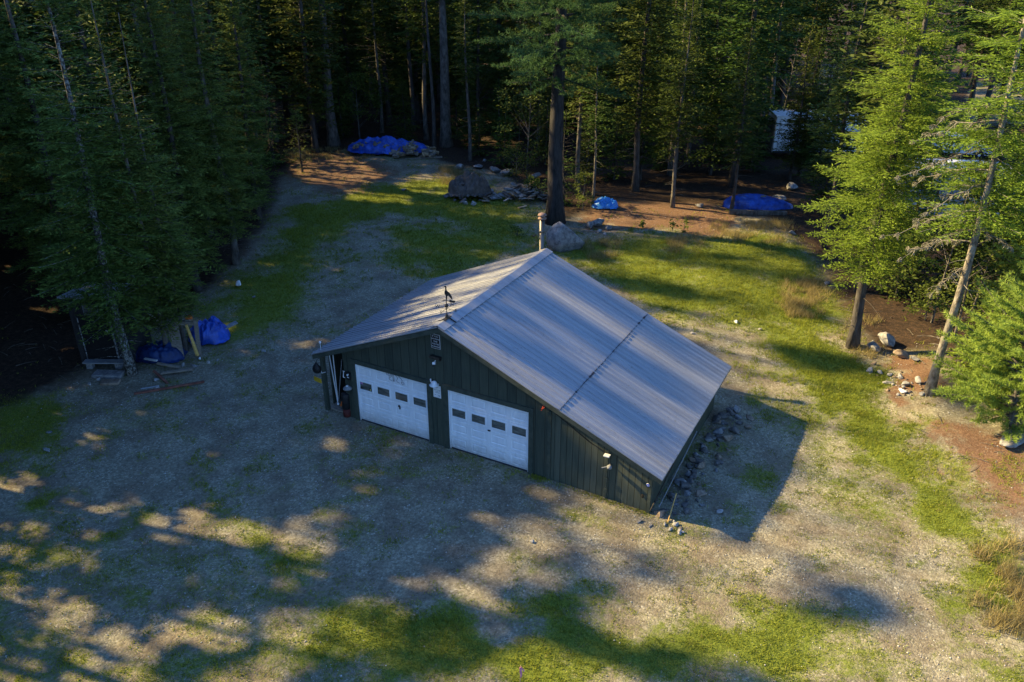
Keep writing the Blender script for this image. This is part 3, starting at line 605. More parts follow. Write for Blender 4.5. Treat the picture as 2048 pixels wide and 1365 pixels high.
for t, lx, ly in (('N', 0, .30), ('E', .31, 0), ('S', 0, -.30), ('W', -.31, 0)):
    o = link('compass_letter', text_mesh(t, .13, extrude=.008), M['dark_metal'], wv); o.location = (lx, ly, .34); o.rotation_euler = (RAD(80), 0, VIEW_ROT)
bird = [(-.01, 0), (.02, 0), (.03, .12), (.07, .13), (.16, .02), (.19, -.02), (.20, .03), (.17, .12), (.13, .20), (.06, .27), (.02, .31), (.01, .36), (.02, .42), (.00, .46), (-.03, .47), (-.09, .44), (-.035, .43), (-.03, .38), (-.035, .32), (-.06, .26), (-.06, .20), (-.02, .13)]
b = MB(); b.prism(bird, (0, .012, .62), (CR[0]*.85, CR[1]*.85, 0), (0, 0, .9), (CF[0], CF[1], 0), .015); b.build('crane_figure', M['dark_metal'], wv)
b = MB(); b.tube([(-.10, -.05, .60), (.16, .08, .56)], .010, 5); b.box((.15, .08, .565), (.16, .02, .06), rotm(0, RAD(10), VIEW_ROT)); b.build('arrow', M['dark_metal'], wv)
# things along the right wall
for lab, a, c, r, mt in (('pale pole leaning along the right garage wall under the eave', (10.20, .10, .15), (10.34, 2.9, 1.06), .014, 'grey_board'), ('thin yellowish stick leaning on the stones by the right wall', (10.55, -.25, -.2), (10.50, .65, .35), .016, 'ochre'),
                         ('dark rod leaning at the front corner under the right eave', (10.06, -.25, .2), (10.20, 1.5, 1.0), .018, 'dark_metal')):
    b = MB(); b.tube([a, c], r, 7); tag(b.build('leaning_rod', M[mt]), lab, 'pole')

# ------------------------------------------------------------------ where the sun reaches (keeps gaps open in the crowns up-sun)
LIT_PX = [[(1350, 1048), (1530, 1112), (1618, 850), (1600, 800), (1460, 760), (1430, 700), (1400, 662), (1480, 655), (1560, 735), (1680, 765), (1800, 805), (1900, 845), (2048, 900), (2080, 1250), (1900, 1225), (1750, 1150), (1620, 1110), (1560, 1140), (1480, 1125), (1400, 1085)],
          [(1180, 1225), (1300, 1200), (1420, 1185), (1560, 1230), (1650, 1290), (1720, 1365), (1580, 1365), (1480, 1325), (1380, 1280), (1250, 1255)], [(1880, 1235), (2060, 1255), (2060, 1380), (1800, 1380), (1760, 1300)],
          [(1095, 1000), (1160, 1000), (1230, 1010), (1300, 1050), (1340, 1075), (1260, 1085), (1190, 1060), (1150, 1030), (1110, 1015)], [(1015, 1045), (1090, 1062), (1145, 1090), (1100, 1094), (1035, 1072)],
          [(960, 1090), (1010, 1100), (1055, 1130), (1050, 1152), (1000, 1140)], [(885, 1160), (950, 1175), (975, 1215), (930, 1207)], [(1210, 1100), (1255, 1112), (1255, 1138), (1220, 1127)],
          [(1280, 1062), (1350, 1078), (1450, 1112), (1540, 1150), (1620, 1190), (1530, 1200), (1420, 1160), (1340, 1112)], [(-80, 1180), (60, 1198), (140, 1220), (205, 1245), (240, 1290), (180, 1312), (80, 1332), (-80, 1375)],
          [(-80, 1055), (60, 1068), (180, 1073), (150, 1110), (155, 1160), (100, 1168), (40, 1112), (-80, 1110)], [(-80, 940), (40, 958), (75, 992), (40, 994), (-80, 978)], [(150, 985), (245, 982), (235, 1003), (150, 1013)],
          [(305, 1032), (362, 1022), (385, 1046), (330, 1068)], [(430, 1058), (500, 1078), (600, 1118), (635, 1152), (560, 1142), (460, 1088)], [(555, 1045), (700, 1045), (705, 1078), (660, 1108), (610, 1092), (575, 1072)],
          [(305, 1238), (400, 1226), (435, 1260), (370, 1278), (310, 1268)], [(560, 1268), (640, 1242), (700, 1236), (770, 1236), (745, 1282), (640, 1302), (600, 1342), (480, 1375), (420, 1375), (440, 1345), (520, 1310)],
          [(-80, 1195), (190, 1240), (310, 1290), (300, 1375), (-80, 1375)], [(990, 1328), (1150, 1320), (1260, 1375), (970, 1375)], [(720, 960), (760, 985), (770, 1010), (730, 1000)], [(575, 320), (660, 305), (735, 328), (765, 350), (700, 374), (615, 365)], [(795, 358), (885, 346), (915, 365), (905, 388), (835, 384)],
          [(690, 382), (790, 392), (810, 404), (715, 398)], [(1150, 398), (1230, 416), (1330, 426), (1450, 426), (1405, 462), (1300, 468), (1175, 438)], [(1430, 468), (1545, 476), (1525, 503), (1445, 493)],
          [(1365, 536), (1440, 542), (1505, 578), (1535, 603), (1480, 608), (1425, 583), (1375, 562)], [(1300, 632), (1405, 636), (1395, 660), (1325, 655)], [(1555, 615), (1605, 636), (1595, 664), (1550, 644)], [(1690, 770), (1800, 742), (1870, 756), (1860, 805), (1760, 795)],
          [(1240, 510), (1290, 520), (1330, 540), (1260, 532)], [(1700, 610), (1800, 640), (1790, 655), (1690, 640)], [(940, 270), (1020, 280), (1020, 292), (940, 290)]]
LIT = [gpoly(a) for a in LIT_PX]
# sunny lanes down the right slope: (y from, y to, x where it begins)
LANES = [(-.30, .55, 3.4), (2.0, 2.45, 5.4), (2.6, 3.2, 3.6), (4.45, 5.2, 3.8), (6.55, 6.85, 3.4)]
LANES_L = [(-.2, .7, .8), (.95, 1.7, 1.1), (1.9, 3.0, .3), (3.1, 4.5, -.3), (4.6, 5.6, .2), (5.7, 6.2, 1.0), (6.3, 6.85, .2)]
WALL_LIT = [on_plane(a, c, (0, 1, 0), 0)[[0, 2]] for a, c in ((1110, 818), (1230, 880), (1310, 945), (1300, 1030), (1270, 990), (1200, 895))]
def sun_hits(Pt):
    """True where a point stands in a beam that reaches one of the sunny patches"""
    x, y, z = Pt[:, 0], Pt[:, 1], Pt[:, 2]; hit = np.zeros(len(x), bool); done = np.zeros(len(x), bool)
    s = (z-RZ-RS*(x-RX))/(1+RS*KX); a = x+KX*s; c = y+KY*s
    on = (s > 0) & (a > XL) & (a < RX) & (c > Y0) & (c < Y1); done |= on
    wob = .12*np.sin(a*1.7+c*.8)
    for y0, y1, x0 in LANES_L: hit |= on & (c+wob > y0) & (c+wob < y1) & (a > x0+.5*np.sin(c*9))
    s = (z-RZ+RS*(x-RX))/(1-RS*KX); a = x+KX*s; c = y+KY*s
    on = (~done) & (s > 0) & (a >= RX) & (a < XE) & (c > Y0) & (c < Y1); done |= on
    wob = .10*np.sin(a*.6+c)
    for y0, y1, x0 in LANES: hit |= on & (c+wob > y0) & (c+wob < y1) & (a > x0)
    s = -y/KY; a = x+KX*s; c = z-s
    on = (~done) & (s > 0) & (a > 6.9) & (a < XR) & (c > -.1) & (c < roof_z(a)-.2); done |= on; hit |= on & (inside(WALL_LIT, a, c) | (edge_dist(WALL_LIT, a, c) < .35))
    s = (13.6-x)/KX; c = y+KY*s; h = z-s
    hit |= (x < 9) & (c > 7.5) & (c < 19) & (h > 3.0) & (h < 15)
    s = (18.5-x)/KX; c = y+KY*s; h = z-s
    hit |= (x < 9) & (c > 4.5) & (c < 14) & (h > .4) & (h < 15)
    for xc in (-11.0, -17.0, -22.0):
        s = (xc-x)/KX; c = y+KY*s; h = z-s; hit |= (x < -25) & (c > -4) & (c < 14) & (h > 5.5) & (h < 14) & (np.sin(c*2.3+xc)+np.sin(h*1.7+c) > -.5)
    s = z-np.where(x+KX*z > 9, -.2, 0); a = x+KX*s; c = y+KY*s; fr = ~done & (s > 0)
    a, c = a+(fbm(a*.9+20, c*.9+7, 4)-.5)*1.7+(fbm(a*4+3, c*4+50, 2)-.5)*.9, c+(fbm(a*.9+80, c*.9+37, 4)-.5)*1.5+(fbm(a*4+33, c*4+5, 2)-.5)*.9
    speck = (fbm(a*.9+13, c*3.2+71, 3) > .36) | (a > 8.5)
    for p_ in LIT: hit |= fr & speck & (inside(p_, a, c) | (edge_dist(p_, a, c) < .42))
    hit |= fr & (y < 4) & (fbm(a*1.3+9, c*1.9+2, 4) > .66)
    return hit

# ------------------------------------------------------------------ trees
def kites(base, az, el, ln, w, roll):
    """flat four-cornered sprigs: base point, heading, rise, length, half width, roll"""
    d = np.stack([np.cos(az)*np.cos(el), np.sin(az)*np.cos(el), np.sin(el)], -1)
    h = np.stack([-np.sin(az), np.cos(az), np.zeros_like(az)], -1); u = np.cross(d, h)*-1
    n = h*np.cos(roll)[:, None]+u*np.sin(roll)[:, None]
    ln = ln[:, None]; w = w[:, None]; mid = base+d*ln*.45
    return np.stack([base, mid+n*w, base+d*ln, mid-n*w], 1)
def spray(o, az, L, e0, droop, rng, sp, kl, kw, dens=1.0):
    nt = max(3, int(L/sp)); t = np.linspace(.10, 1, nt)+rng.uniform(-.02, .02, nt); t = np.clip(t, 0, 1); r = t*L
    ax = np.stack([o[0]+math.cos(az)*r, o[1]+math.sin(az)*r, o[2]+math.tan(e0)*r-droop*L*t**2+.10*L*t**4], -1)
    T = np.repeat(np.arange(nt), 2); side = np.tile([1.0, -1.0], nt)
    ll = np.clip(L*.46*(1-t[T])**.75*rng.uniform(.7, 1.15, 2*nt), kl*.9, 1.3)
    la = az+side*np.radians(rng.uniform(42, 66, 2*nt)); le = np.radians(rng.uniform(-22, 8, 2*nt))
    mm = np.ceil(ll/(kl*.5)*dens).astype(int); I = np.repeat(np.arange(2*nt), mm)
    j = np.concatenate([np.arange(k) for k in mm]); s = (j+rng.random(len(j)))/mm[I]*ll[I]
    d = np.stack([np.cos(la)*np.cos(le), np.sin(la)*np.cos(le), np.sin(le)], -1)
    b = ax[T][I]+d[I]*s[:, None]; b[:, 2] -= .12*s**2
    alt = np.where(j % 2 == 0, 1, -1)*np.radians(rng.uniform(18, 52, len(j))); alt = np.where(j == mm[I]-1, 0, alt)
    ln = kl*rng.uniform(.7, 1.25, len(j))
    K = kites(b, la[I]+alt, le[I]+np.radians(rng.uniform(-12, 22, len(j))), ln, kw*rng.uniform(.7, 1.3, len(j)), np.radians(rng.uniform(-50, 50, len(j))))
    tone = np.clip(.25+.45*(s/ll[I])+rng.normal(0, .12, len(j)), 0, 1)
    na = max(3, int(L/(kl*.5))); ta = rng.random(na); ra = ta*L
    ba = np.stack([o[0]+math.cos(az)*ra, o[1]+math.sin(az)*ra, o[2]+math.tan(e0)*ra-droop*L*ta**2+.10*L*ta**4], -1)
    K2 = kites(ba, az+np.radians(rng.uniform(-45, 45, na)), np.full(na, e0)+np.radians(rng.uniform(-10, 30, na)), kl*rng.uniform(.7, 1.2, na), np.full(na, kw), np.radians(rng.uniform(-60, 60, na)))
    return np.concatenate([K, K2]), np.concatenate([tone, np.clip(.3+.5*ta+rng.normal(0, .1, na), 0, 1)]), ax
def trunk_path(H, rng, bend=.12, lean=(0, 0)):
    n = 14; z = np.linspace(-.25, H, n); p1, p2 = rng.uniform(0, 6, 2)
    x = bend*np.sin(z*.35+p1)*np.minimum(z, 3)/3+lean[0]*np.maximum(z, 0); y = bend*np.sin(z*.31+p2)*np.minimum(z, 3)/3+lean[1]*np.maximum(z, 0)
    return np.stack([x, y, z], -1)
def at_h(path, z):
    return np.array([np.interp(z, path[:, 2], path[:, 0]), np.interp(z, path[:, 2], path[:, 1]), z])
def trunk_mb(path, r0, H, flare=1.5, n=9):
    b = MB(); rad = []
    for p in path: rad.append(max(.012, r0*(1-max(p[2], 0)/H)**.75*(1+(flare-1)*math.exp(-max(p[2], 0)*2.6))))
    b.tube(path, rad, n); return b
def conifer(seed, H, R, base, r0, dz=.30, sp=.13, kl=.20, kw=.032, whorl=5, droop=.16, e_top=28, e_bot=-8, dead=14, lean=(0, 0), bend=.12, dens=1.0, shape=.85, gap=0.0, ztop=None, limbs=True, fill=0):
    rng = np.random.default_rng(seed); path = trunk_path(H, rng, bend, lean); tb = trunk_mb(path, r0, H); Ks = []; Ts = []
    z = base; top_ = H-.15 if ztop is None else ztop
    while z < top_:
        f = (z-base)/(H-base); env = R*(1-f)**shape*min(1, .55+2.2*f)
        k = max(3, int(round(whorl*(1 if f < .8 else .75)))); a0 = rng.uniform(0, 6.28); tb_ = rng.uniform(.12, .55)
        for i in range(k):
            if rng.random() < gap: continue
            az = a0+6.283*i/k+rng.uniform(-.4, .4); L = max(.16, env*rng.uniform(.62, 1.12))
            e = math.radians(e_bot+(e_top-e_bot)*f+rng.uniform(-9, 9)); o = at_h(path, z+rng.uniform(-.12, .12))
            K, t, ax = spray(o, az, L, e, droop*rng.uniform(.6, 1.3), rng, sp, kl, kw, dens)
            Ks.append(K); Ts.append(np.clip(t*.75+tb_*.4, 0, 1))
            if L > .5 and limbs: tb.tube([o]+[ax[q] for q in range(0, len(ax), max(1, len(ax)//3))], [.008+.010*L]+[.006+.004*L]*0+[.006]*len(range(0, len(ax), max(1, len(ax)//3))), 4, False)
        z += dz*rng.uniform(.75, 1.25)*(1 if f < .75 else .7)
    for _ in range(int((H-base)*fill)):
        z = rng.uniform(base, H-.6); f = (z-base)/(H-base); K, t, ax = spray(at_h(path, z), rng.uniform(0, 6.283), rng.uniform(.3, .85)*(1-f*.6), math.radians(rng.uniform(-15, 35)), .1, rng, sp, kl, kw, dens); Ks.append(K); Ts.append(t*.8)
    K, t, _ = spray(at_h(path, H-.35), 0, .2, math.radians(80), 0, rng, sp, kl, kw); Ks.append(K); Ts.append(t)
    for _ in range(dead):
        z = rng.uniform(.15*base+.3, max(base, 1.2)*1.05); az = rng.uniform(0, 6.283); o = at_h(path, z); L = rng.uniform(.25, .35*R+.35)
        e = o+np.array([math.cos(az)*L, math.sin(az)*L, rng.uniform(-.3, .12)*L]); m_ = (o+e)/2+np.array([0, 0, .06*L]); tb.tube([o, m_, e], [.016, .010, .004], 4, False)
    return tb, np.concatenate(Ks), np.concatenate(Ts)
def pine_tree(seed, H, R, base, r0, dz=.6, sp=.16, nl=.13, nw=.012, nn=10, whorl=5, shape=.5, lean=(0, 0), upto=None, e0=(2, 32), tuft=.13, bend=.1):
    rng = np.random.default_rng(seed); path = trunk_path(H, rng, bend, lean); tb = trunk_mb(path, r0, H, 1.45, 12); Ks = []; Ts = []; z = base
    while z < (upto or H-.1):
        f = (z-base)/(H-base); env = R*(1-f)**shape*min(1, .6+1.8*f); a0 = rng.uniform(0, 6.28)
        for i in range(whorl):
            az = a0+6.283*i/whorl+rng.uniform(-.45, .45); L = max(.25, env*rng.uniform(.6, 1.12)); e = math.radians(e0[0]+(e0[1]-e0[0])*f+rng.uniform(-7, 7)); o = at_h(path, z+rng.uniform(-.15, .15))
            nt = max(3, int(L/sp)); t = np.linspace(.18, 1, nt); r = t*L; bt = rng.uniform(-.12, .2)
            ax = np.stack([o[0]+math.cos(az)*r, o[1]+math.sin(az)*r, o[2]+math.tan(e)*r-.10*L*t**2+.12*L*t**4], -1)
            tb.tube([o, ax[nt//2], ax[-1]], [.012+.014*L, .008+.006*L, .004], 5, False)
            T = np.repeat(np.arange(nt), 2); side = np.tile([1., -1.], nt); ll = np.clip(L*.40*(1-t[T])**.7*rng.uniform(.6, 1.2, 2*nt), .10, 1.3); la = az+side*np.radians(rng.uniform(35, 62, 2*nt)); le = np.radians(rng.uniform(-5, 28, 2*nt))
            mm = np.ceil(ll/tuft).astype(int); I = np.repeat(np.arange(2*nt), mm); j = np.concatenate([np.arange(q) for q in mm]); s = (j+.9)/mm[I]*ll[I]
            d = np.stack([np.cos(la)*np.cos(le), np.sin(la)*np.cos(le), np.sin(le)], -1); b = ax[T][I]+d[I]*s[:, None]
            J = np.repeat(np.arange(len(b)), nn); n_ = len(J)
            dv = d[I][J]*.75+rng.normal(0, .55, (n_, 3)); dv[:, 2] += .12; dv /= np.linalg.norm(dv, axis=1)[:, None]
            sd = np.cross(dv, rng.normal(size=(n_, 3))); sd /= np.linalg.norm(sd, axis=1)[:, None]+1e-6
            l = nl*rng.uniform(.7, 1.2, n_)[:, None]; B = b[J]
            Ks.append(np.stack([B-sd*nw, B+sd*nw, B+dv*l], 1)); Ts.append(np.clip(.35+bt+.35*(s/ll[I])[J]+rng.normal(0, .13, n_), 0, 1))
        z += dz*rng.uniform(.75, 1.25)*(1 if f < .7 else .75)
    return tb, np.concatenate(Ks), np.concatenate(Ts)
def broadleaf(seed, H, R, base, r0, clumps=26, leaves=70, ll=.10, spread=.42, lean=(0, 0)):
    rng = np.random.default_rng(seed); path = trunk_path(H*.92, rng, .15, lean); tb = trunk_mb(path, r0, H, 1.3, 8); Ks = []; Ts = []
    for _ in range(clumps):
        z = rng.uniform(base, H); f = (z-base)/(H-base); rr_ = R*(math.sin(math.pi*min(1, .15+.85*f))*.9+.15)*math.sqrt(rng.random()); az = rng.uniform(0, 6.283); c = at_h(path, min(z, H*.9))+np.array([math.cos(az)*rr_, math.sin(az)*rr_, rng.uniform(-.1, .2)])
        o = at_h(path, max(base*.6, z-rr_*.7)); tb.tube([o, (o+c)/2+np.array([0, 0, .05]), c], [.006+.008*R, .006, .003], 4, False)
        n = int(leaves*rng.uniform(.6, 1.3)); p = c+rng.normal(0, spread, (n, 3))*np.array([1, 1, .55])*R*.35
        Ks.append(kites(p, rng.uniform(0, 6.283, n), np.radians(rng.uniform(-50, 25, n)), ll*rng.uniform(.7, 1.4, n), ll*.34*np.ones(n), rng.uniform(-1, 1, n))); Ts.append(np.clip(rng.uniform(.1, .5)+rng.normal(.15, .15, n), 0, 1))
    return tb, np.concatenate(Ks), np.concatenate(Ts)
def crown_mesh(K, t):
    n, k = K.shape[0], K.shape[1]; return mesh_np('crown', K.reshape(-1, 3), np.arange(n*k).reshape(n, k), False, np.repeat(t, k))
def plant_tree(name, label, cat, parts, loc, fol, bark, group=None, carve=True, keep=.06, extra=None):
    tb, K, t = parts; root = thing(name, label, cat, loc, 0, group)
    if carve:
        c = K.mean(1)+np.asarray(loc); h = sun_hits(c); rr_ = np.random.default_rng(len(K)).random(len(h)); k = ~h | (rr_ < keep); K, t = K[k], t[k]
    tb.build('trunk', M[bark], root, True)
    link('crown', crown_mesh(K, t), M[fol], root)
    return root

G_HERO = 'spruces crowding the left side of the yard'
heroes = [  # pixel of the foot, H, R, crown base, trunk r, bark, label
    ((265, 748), 15.3, 2.8, 2.3, .155, 'bark_speckled', 'tall spruce with a speckled grey trunk standing beside the black shed door'),
    ((338, 715), 13.7, 2.1, 1.4, .11, 'bark_grey', 'slim spruce between the speckled trunk and the heap of scrap boards'),
    ((372, 702), 12.0, 1.9, 1.7, .09, 'bark_grey', 'thin crooked spruce rising right in front of the blue-tarped heap'),
    ((472, 528), 15.3, 2.6, 1.9, .17, 'bark_grey', 'spruce with a straight bare lower trunk above the lone white stone'),
    ((170, 640), 15.7, 3.1, 1.7, .20, 'bark', 'broad spruce behind the black shed whose boughs hang over its roof'),
    ((395, 580), 14.5, 2.7, 1.4, .17, 'bark', 'dense spruce behind the blue-tarped scrap heap'),
    ((110, 560), 15.7, 2.8, 2.1, .18, 'bark', 'tall spruce at the outer left of the clump beyond the shed'),
    ((270, 560), 16.5, 2.8, 1.9, .20, 'bark', 'tallest dense spruce in the middle of the left clump'),
    ((520, 440), 13.7, 2.3, 1.3, .15, 'bark', 'spruce with low drooping boughs at the edge of the orange needle clearing'),
    ((420, 470), 15.3, 2.6, 1.9, .17, 'bark', 'spruce at the back of the left clump above the shaded slope'),
    ((605, 345), 4.2, 1.5, .5, .06, 'bark', 'small dark spruce at the left edge of the orange needle clearing')]
for i, (px, H, R, cb, r0, bk, lab) in enumerate(heroes):
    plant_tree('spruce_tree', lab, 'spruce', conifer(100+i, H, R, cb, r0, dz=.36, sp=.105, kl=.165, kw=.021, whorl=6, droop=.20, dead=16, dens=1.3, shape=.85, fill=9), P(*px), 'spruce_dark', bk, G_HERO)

G_RIGHT = 'sunlit spruces along the right side of the yard'
rights = [((1705, 693), 16.5, 3.3, 3.6, .20, 'bark', 'sunlit spruce with a dark bare trunk foot left of the stone heap', 20, .12),
          ((1858, 788), 16.5, 3.0, 6.2, .145, 'bark_pale', 'sunlit spruce with a pale lichen-covered trunk right of the stone heap', 10, .34),
          ((2052, 690), 15.0, 2.9, 3.4, .16, 'bark_pale', 'sunlit spruce at the right edge behind the young pine', 12, .05),
          ((2022, 575), 14.0, 2.6, 1.6, .15, 'bark_grey', 'dense bright green spruce between the pale trunk and the right edge', 8, .05),
          ((2100, 600), 15.0, 2.8, 1.5, .16, 'bark_grey', 'dense bright spruce cut by the right edge behind the pines', 6, .05),
          ((1700, 455), 8.0, 1.9, .8, .11, 'bark_grey', 'bushy spruce behind the crown of the dark-footed spruce', 6, .05)]
for i, (px, H, R, cb, r0, bk, lab, dead, gp) in enumerate(rights):
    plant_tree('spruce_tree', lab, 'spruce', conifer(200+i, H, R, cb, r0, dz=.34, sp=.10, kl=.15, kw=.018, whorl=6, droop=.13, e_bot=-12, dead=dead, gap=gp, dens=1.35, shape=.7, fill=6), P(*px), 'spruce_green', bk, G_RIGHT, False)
# lichen-hung dead boughs of the pale-trunked spruce
def dead_boughs(loc, seed, spots):
    rng = np.random.default_rng(seed); b = MB(); Ks = []; Ts = []
    for z, az, L in spots:
        o = np.array([0, 0, z]); pts = [o]
        for k in range(1, 7):
            f = k/6; pts.append(o+np.array([math.cos(az)*L*f, math.sin(az)*L*f, -.35*L*f**1.6])+rng.normal(0, .05, 3))
        b.tube(pts, [.030, .026, .022, .016, .012, .009, .005], 5, False)
        for k in range(1, 7):
            for _ in range(4):
                a2 = az+rng.uniform(-1.3, 1.3); l2 = rng.uniform(.2, .6)*(1.1-k/8); e = pts[k]+np.array([math.cos(a2)*l2, math.sin(a2)*l2, -rng.uniform(.1, .5)*l2]); m_ = (pts[k]+e)/2+np.array([0, 0, .05]); b.tube([pts[k], m_, e], [.009, .007, .003], 4, False)
                n = 14; tt = rng.random(n)[:, None]; p = pts[k]*(1-tt)+e*tt; Ks.append(kites(p, rng.uniform(0, 6.28, n), np.radians(rng.uniform(-80, -20, n)), rng.uniform(.05, .13, n), np.full(n, .012), rng.uniform(-1, 1, n))); Ts.append(rng.uniform(0, 1, n))
    return b, np.concatenate(Ks), np.concatenate(Ts)
pale_root = [o for o in bpy.data.objects if o.get('label', '').startswith('sunlit spruce with a pale')][0]
az_l = math.atan2(-CR[1], -CR[0])
db, dk, dt = dead_boughs(None, 5, [(6.0, az_l+.2, 2.2), (5.6, az_l-.5, 1.6), (4.7, az_l+.6, 1.5), (6.6, az_l-.1, 2.6), (7.4, az_l+.4, 2.4), (8.6, az_l, 2.6), (10.2, az_l+.3, 2.4), (6.1, az_l+2.4, 1.2), (9.4, az_l-.4, 2.2), (7.9, az_l-.7, 2.0)])
db.build('dead_boughs', M['bark_pale'], pale_root, True); link('lichen', crown_mesh(dk, dt), M['lichen'], pale_root)
# young white pine low at the right edge, and small firs behind it
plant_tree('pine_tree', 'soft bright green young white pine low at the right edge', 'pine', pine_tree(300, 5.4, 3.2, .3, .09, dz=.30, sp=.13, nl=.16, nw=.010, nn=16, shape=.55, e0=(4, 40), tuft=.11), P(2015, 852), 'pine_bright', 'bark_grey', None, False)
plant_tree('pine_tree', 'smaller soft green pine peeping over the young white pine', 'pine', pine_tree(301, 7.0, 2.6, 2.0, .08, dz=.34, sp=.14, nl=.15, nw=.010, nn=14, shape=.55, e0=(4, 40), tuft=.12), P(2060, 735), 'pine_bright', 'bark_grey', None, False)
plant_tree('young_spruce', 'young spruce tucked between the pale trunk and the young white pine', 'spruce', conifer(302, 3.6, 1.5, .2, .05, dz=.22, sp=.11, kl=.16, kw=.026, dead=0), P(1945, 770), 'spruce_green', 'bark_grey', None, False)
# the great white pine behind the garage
plant_tree('pine_tree', 'huge white pine with a thick dark trunk rising behind the chimney', 'pine', pine_tree(310, 21, 5.6, 7.6, .45, dz=.75, sp=.22, nl=.20, nw=.016, nn=9, whorl=5, shape=.35, upto=17, e0=(-10, 20), tuft=.17, bend=.1), P(1110, 445), 'pine', 'bark_pine_shaded', None, False)
# slender trees on the far edge of the yard
edge = [((1185, 415), 11.0, 1.5, 3.4, .085, 'wood_green', 'bark_grey', 'slender spruce beside the crumpled light blue tarp', .2), ((1345, 415), 12.0, 1.9, 3.8, .115, 'wood_green', 'bark_grey', 'slender spruce with a bare straight trunk above the orange needle bank', .1),
        ((1462, 425), 10.0, 1.9, 3.0, .10, 'wood_green', 'bark', 'dark spruce standing at the end of the flat blue tarp', .05), ((1578, 360), 9.0, 2.0, 1.2, .10, 'wood_green', 'bark', 'dark spruce in front of the white box trailer', .25),
        ((940, 322), 11.0, 1.4, 5.5, .13, 'wood_green', 'bark_grey', 'thin grey trunk standing behind the grey flat stones', .3), ((1280, 360), 9.5, 2.0, 1.2, .09, 'wood_green', 'bark', 'bushy spruce behind the slender pair above the light blue tarp', .1),
        ((1420, 350), 10.5, 2.2, 1.0, .10, 'wood_green', 'bark', 'dense spruce behind the flat blue tarp', .1), ((1640, 430), 8.5, 2.0, .8, .10, 'wood_green', 'bark', 'dark bushy spruce between the flat blue tarp and the sunlit spruces', .1),
        ((1598, 352), 9.0, 1.8, .8, .09, 'wood_green', 'bark', 'dark spruce standing against the middle of the white box trailer', .2),
        ((1628, 372), 9.5, 2.0, .8, .10, 'wood_green', 'bark', 'dark spruce half hiding the right end of the white box trailer', .15),
        ((1000, 300), 5.0, 1.4, .5, .06, 'wood_green', 'bark', 'young shaded spruce behind the brown tarped mound', .1), ((1090, 330), 6.0, 1.5, .6, .06, 'wood_green', 'bark', 'young shaded spruce left of the huge pine trunk', .1),
        ((1598, 352), 9.0, 1.8, .8, .09, 'wood_green', 'bark', 'dark spruce standing against the middle of the white box trailer', .2),
        ((1628, 372), 9.5, 2.0, .8, .10, 'wood_green', 'bark', 'dark spruce half hiding the right end of the white box trailer', .15)]
for i, (px, H, R, cb, r0, fo, bk, lab, gp) in enumerate(edge):
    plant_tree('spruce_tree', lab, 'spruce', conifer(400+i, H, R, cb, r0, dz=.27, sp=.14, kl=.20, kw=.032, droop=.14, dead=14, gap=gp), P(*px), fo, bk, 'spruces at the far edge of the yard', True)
trunks = [((668, 290), 17, .40, 'bark_grey', 'thick grey trunk standing left of the blue-tarped woodpile'), ((893, 292), 18, .42, 'bark_grey', 'thick straight trunk just right of the woodpile'), ((868, 298), 15, .15, 'bark', 'thin dark trunk at the right end of the woodpile'),
          ((828, 262), 15, .20, 'bark', 'dark trunk rising behind the woodpile'), ((745, 220), 16, .22, 'bark_grey', 'grey trunk far behind the woodpile with a yellow tag beside it'), ((1690, 165), 17, .45, 'bark_pale', 'thick rough-barked trunk deep in the wood above the white trailer')]
for i, (px, H, r0, bk, lab) in enumerate(trunks):
    plant_tree('pine_tree', lab, 'pine', pine_tree(500+i, H, 2.8, 9.5+(i % 3)*.8, r0, dz=.8, sp=.3, nl=.26, nw=.022, nn=8, shape=.4, tuft=.24, e0=(-5, 25)), P(*px), 'pine', bk, 'tall bare trunks in the wood behind the yard', True)
# deep wood: a few kinds, copied
protos = []
for s in range(5):
    tb, K, t = conifer(600+s, 17.5+s*.9, 2.5+.15*s, (4.8, 3.2, 5.8, 2.2, 4.2)[s], .14+.015*s, dz=.42, sp=.22, kl=.33, kw=.055, whorl=5, dead=26, gap=.08)
    protos.append((tb.mesh('trunk', True), crown_mesh(K, t), K, t, ('bark', 'bark_grey', 'bark_grey', 'bark', 'bark')[s]))
young = []
for s in range(3):
    tb, K, t = conifer(650+s, 3.4+1.5*s, 1.3+.3*s, .3, .05+.01*s, dz=.26, sp=.16, kl=.23, kw=.038, dead=4)
    young.append((tb.mesh('trunk', True), crown_mesh(K, t), K, t, 'bark'))
leafy = []
for s in range(2):
    tb, K, t = broadleaf(670+s, 4.5+3*s, 1.7+.6*s, 1.2, .05, 26, 60, .15)
    leafy.append((tb.mesh('trunk', True), crown_mesh(K, t), K, t, 'bark_grey'))
def stand(pr, loc, rz, sc, name, label, cat, group, fol):
    tm, cme, K, t, bk = pr; root = thing(name, label, cat, loc, rz, group); root.scale = (sc, sc, sc)
    c, s = math.cos(rz), math.sin(rz); C = K.mean(1)*sc; C = np.stack([C[:, 0]*c-C[:, 1]*s, C[:, 0]*s+C[:, 1]*c, C[:, 2]], -1)+np.asarray(loc)
    h = sun_hits(C); link('trunk', tm, M[bk], root)
    link('crown', crown_mesh(K[~h], t[~h]) if h.mean() > .004 else cme, M[fol], root); return root
WOOD = np.random.default_rng(77); placed = [P(*h_[0])[:2] for h_ in heroes+rights+edge]+[P(*t_[0])[:2] for t_ in trunks]
KEEP_OUT = [(gpoly([(1530, 330), (1700, 330), (1700, 270), (1530, 270)]), 0), ]
def clear_of(x, y, dmin): return all((x-a)**2+(y-b_)**2 > dmin*dmin for a, b_ in placed)
LBL_T = 'tall shaded spruce with dead lower twigs in the dark wood behind the yard'; LBL_Y = 'young shaded spruce filling the understorey of the dark wood'; LBL_L = 'leafy broadleaf sapling in the dark wood behind the yard'
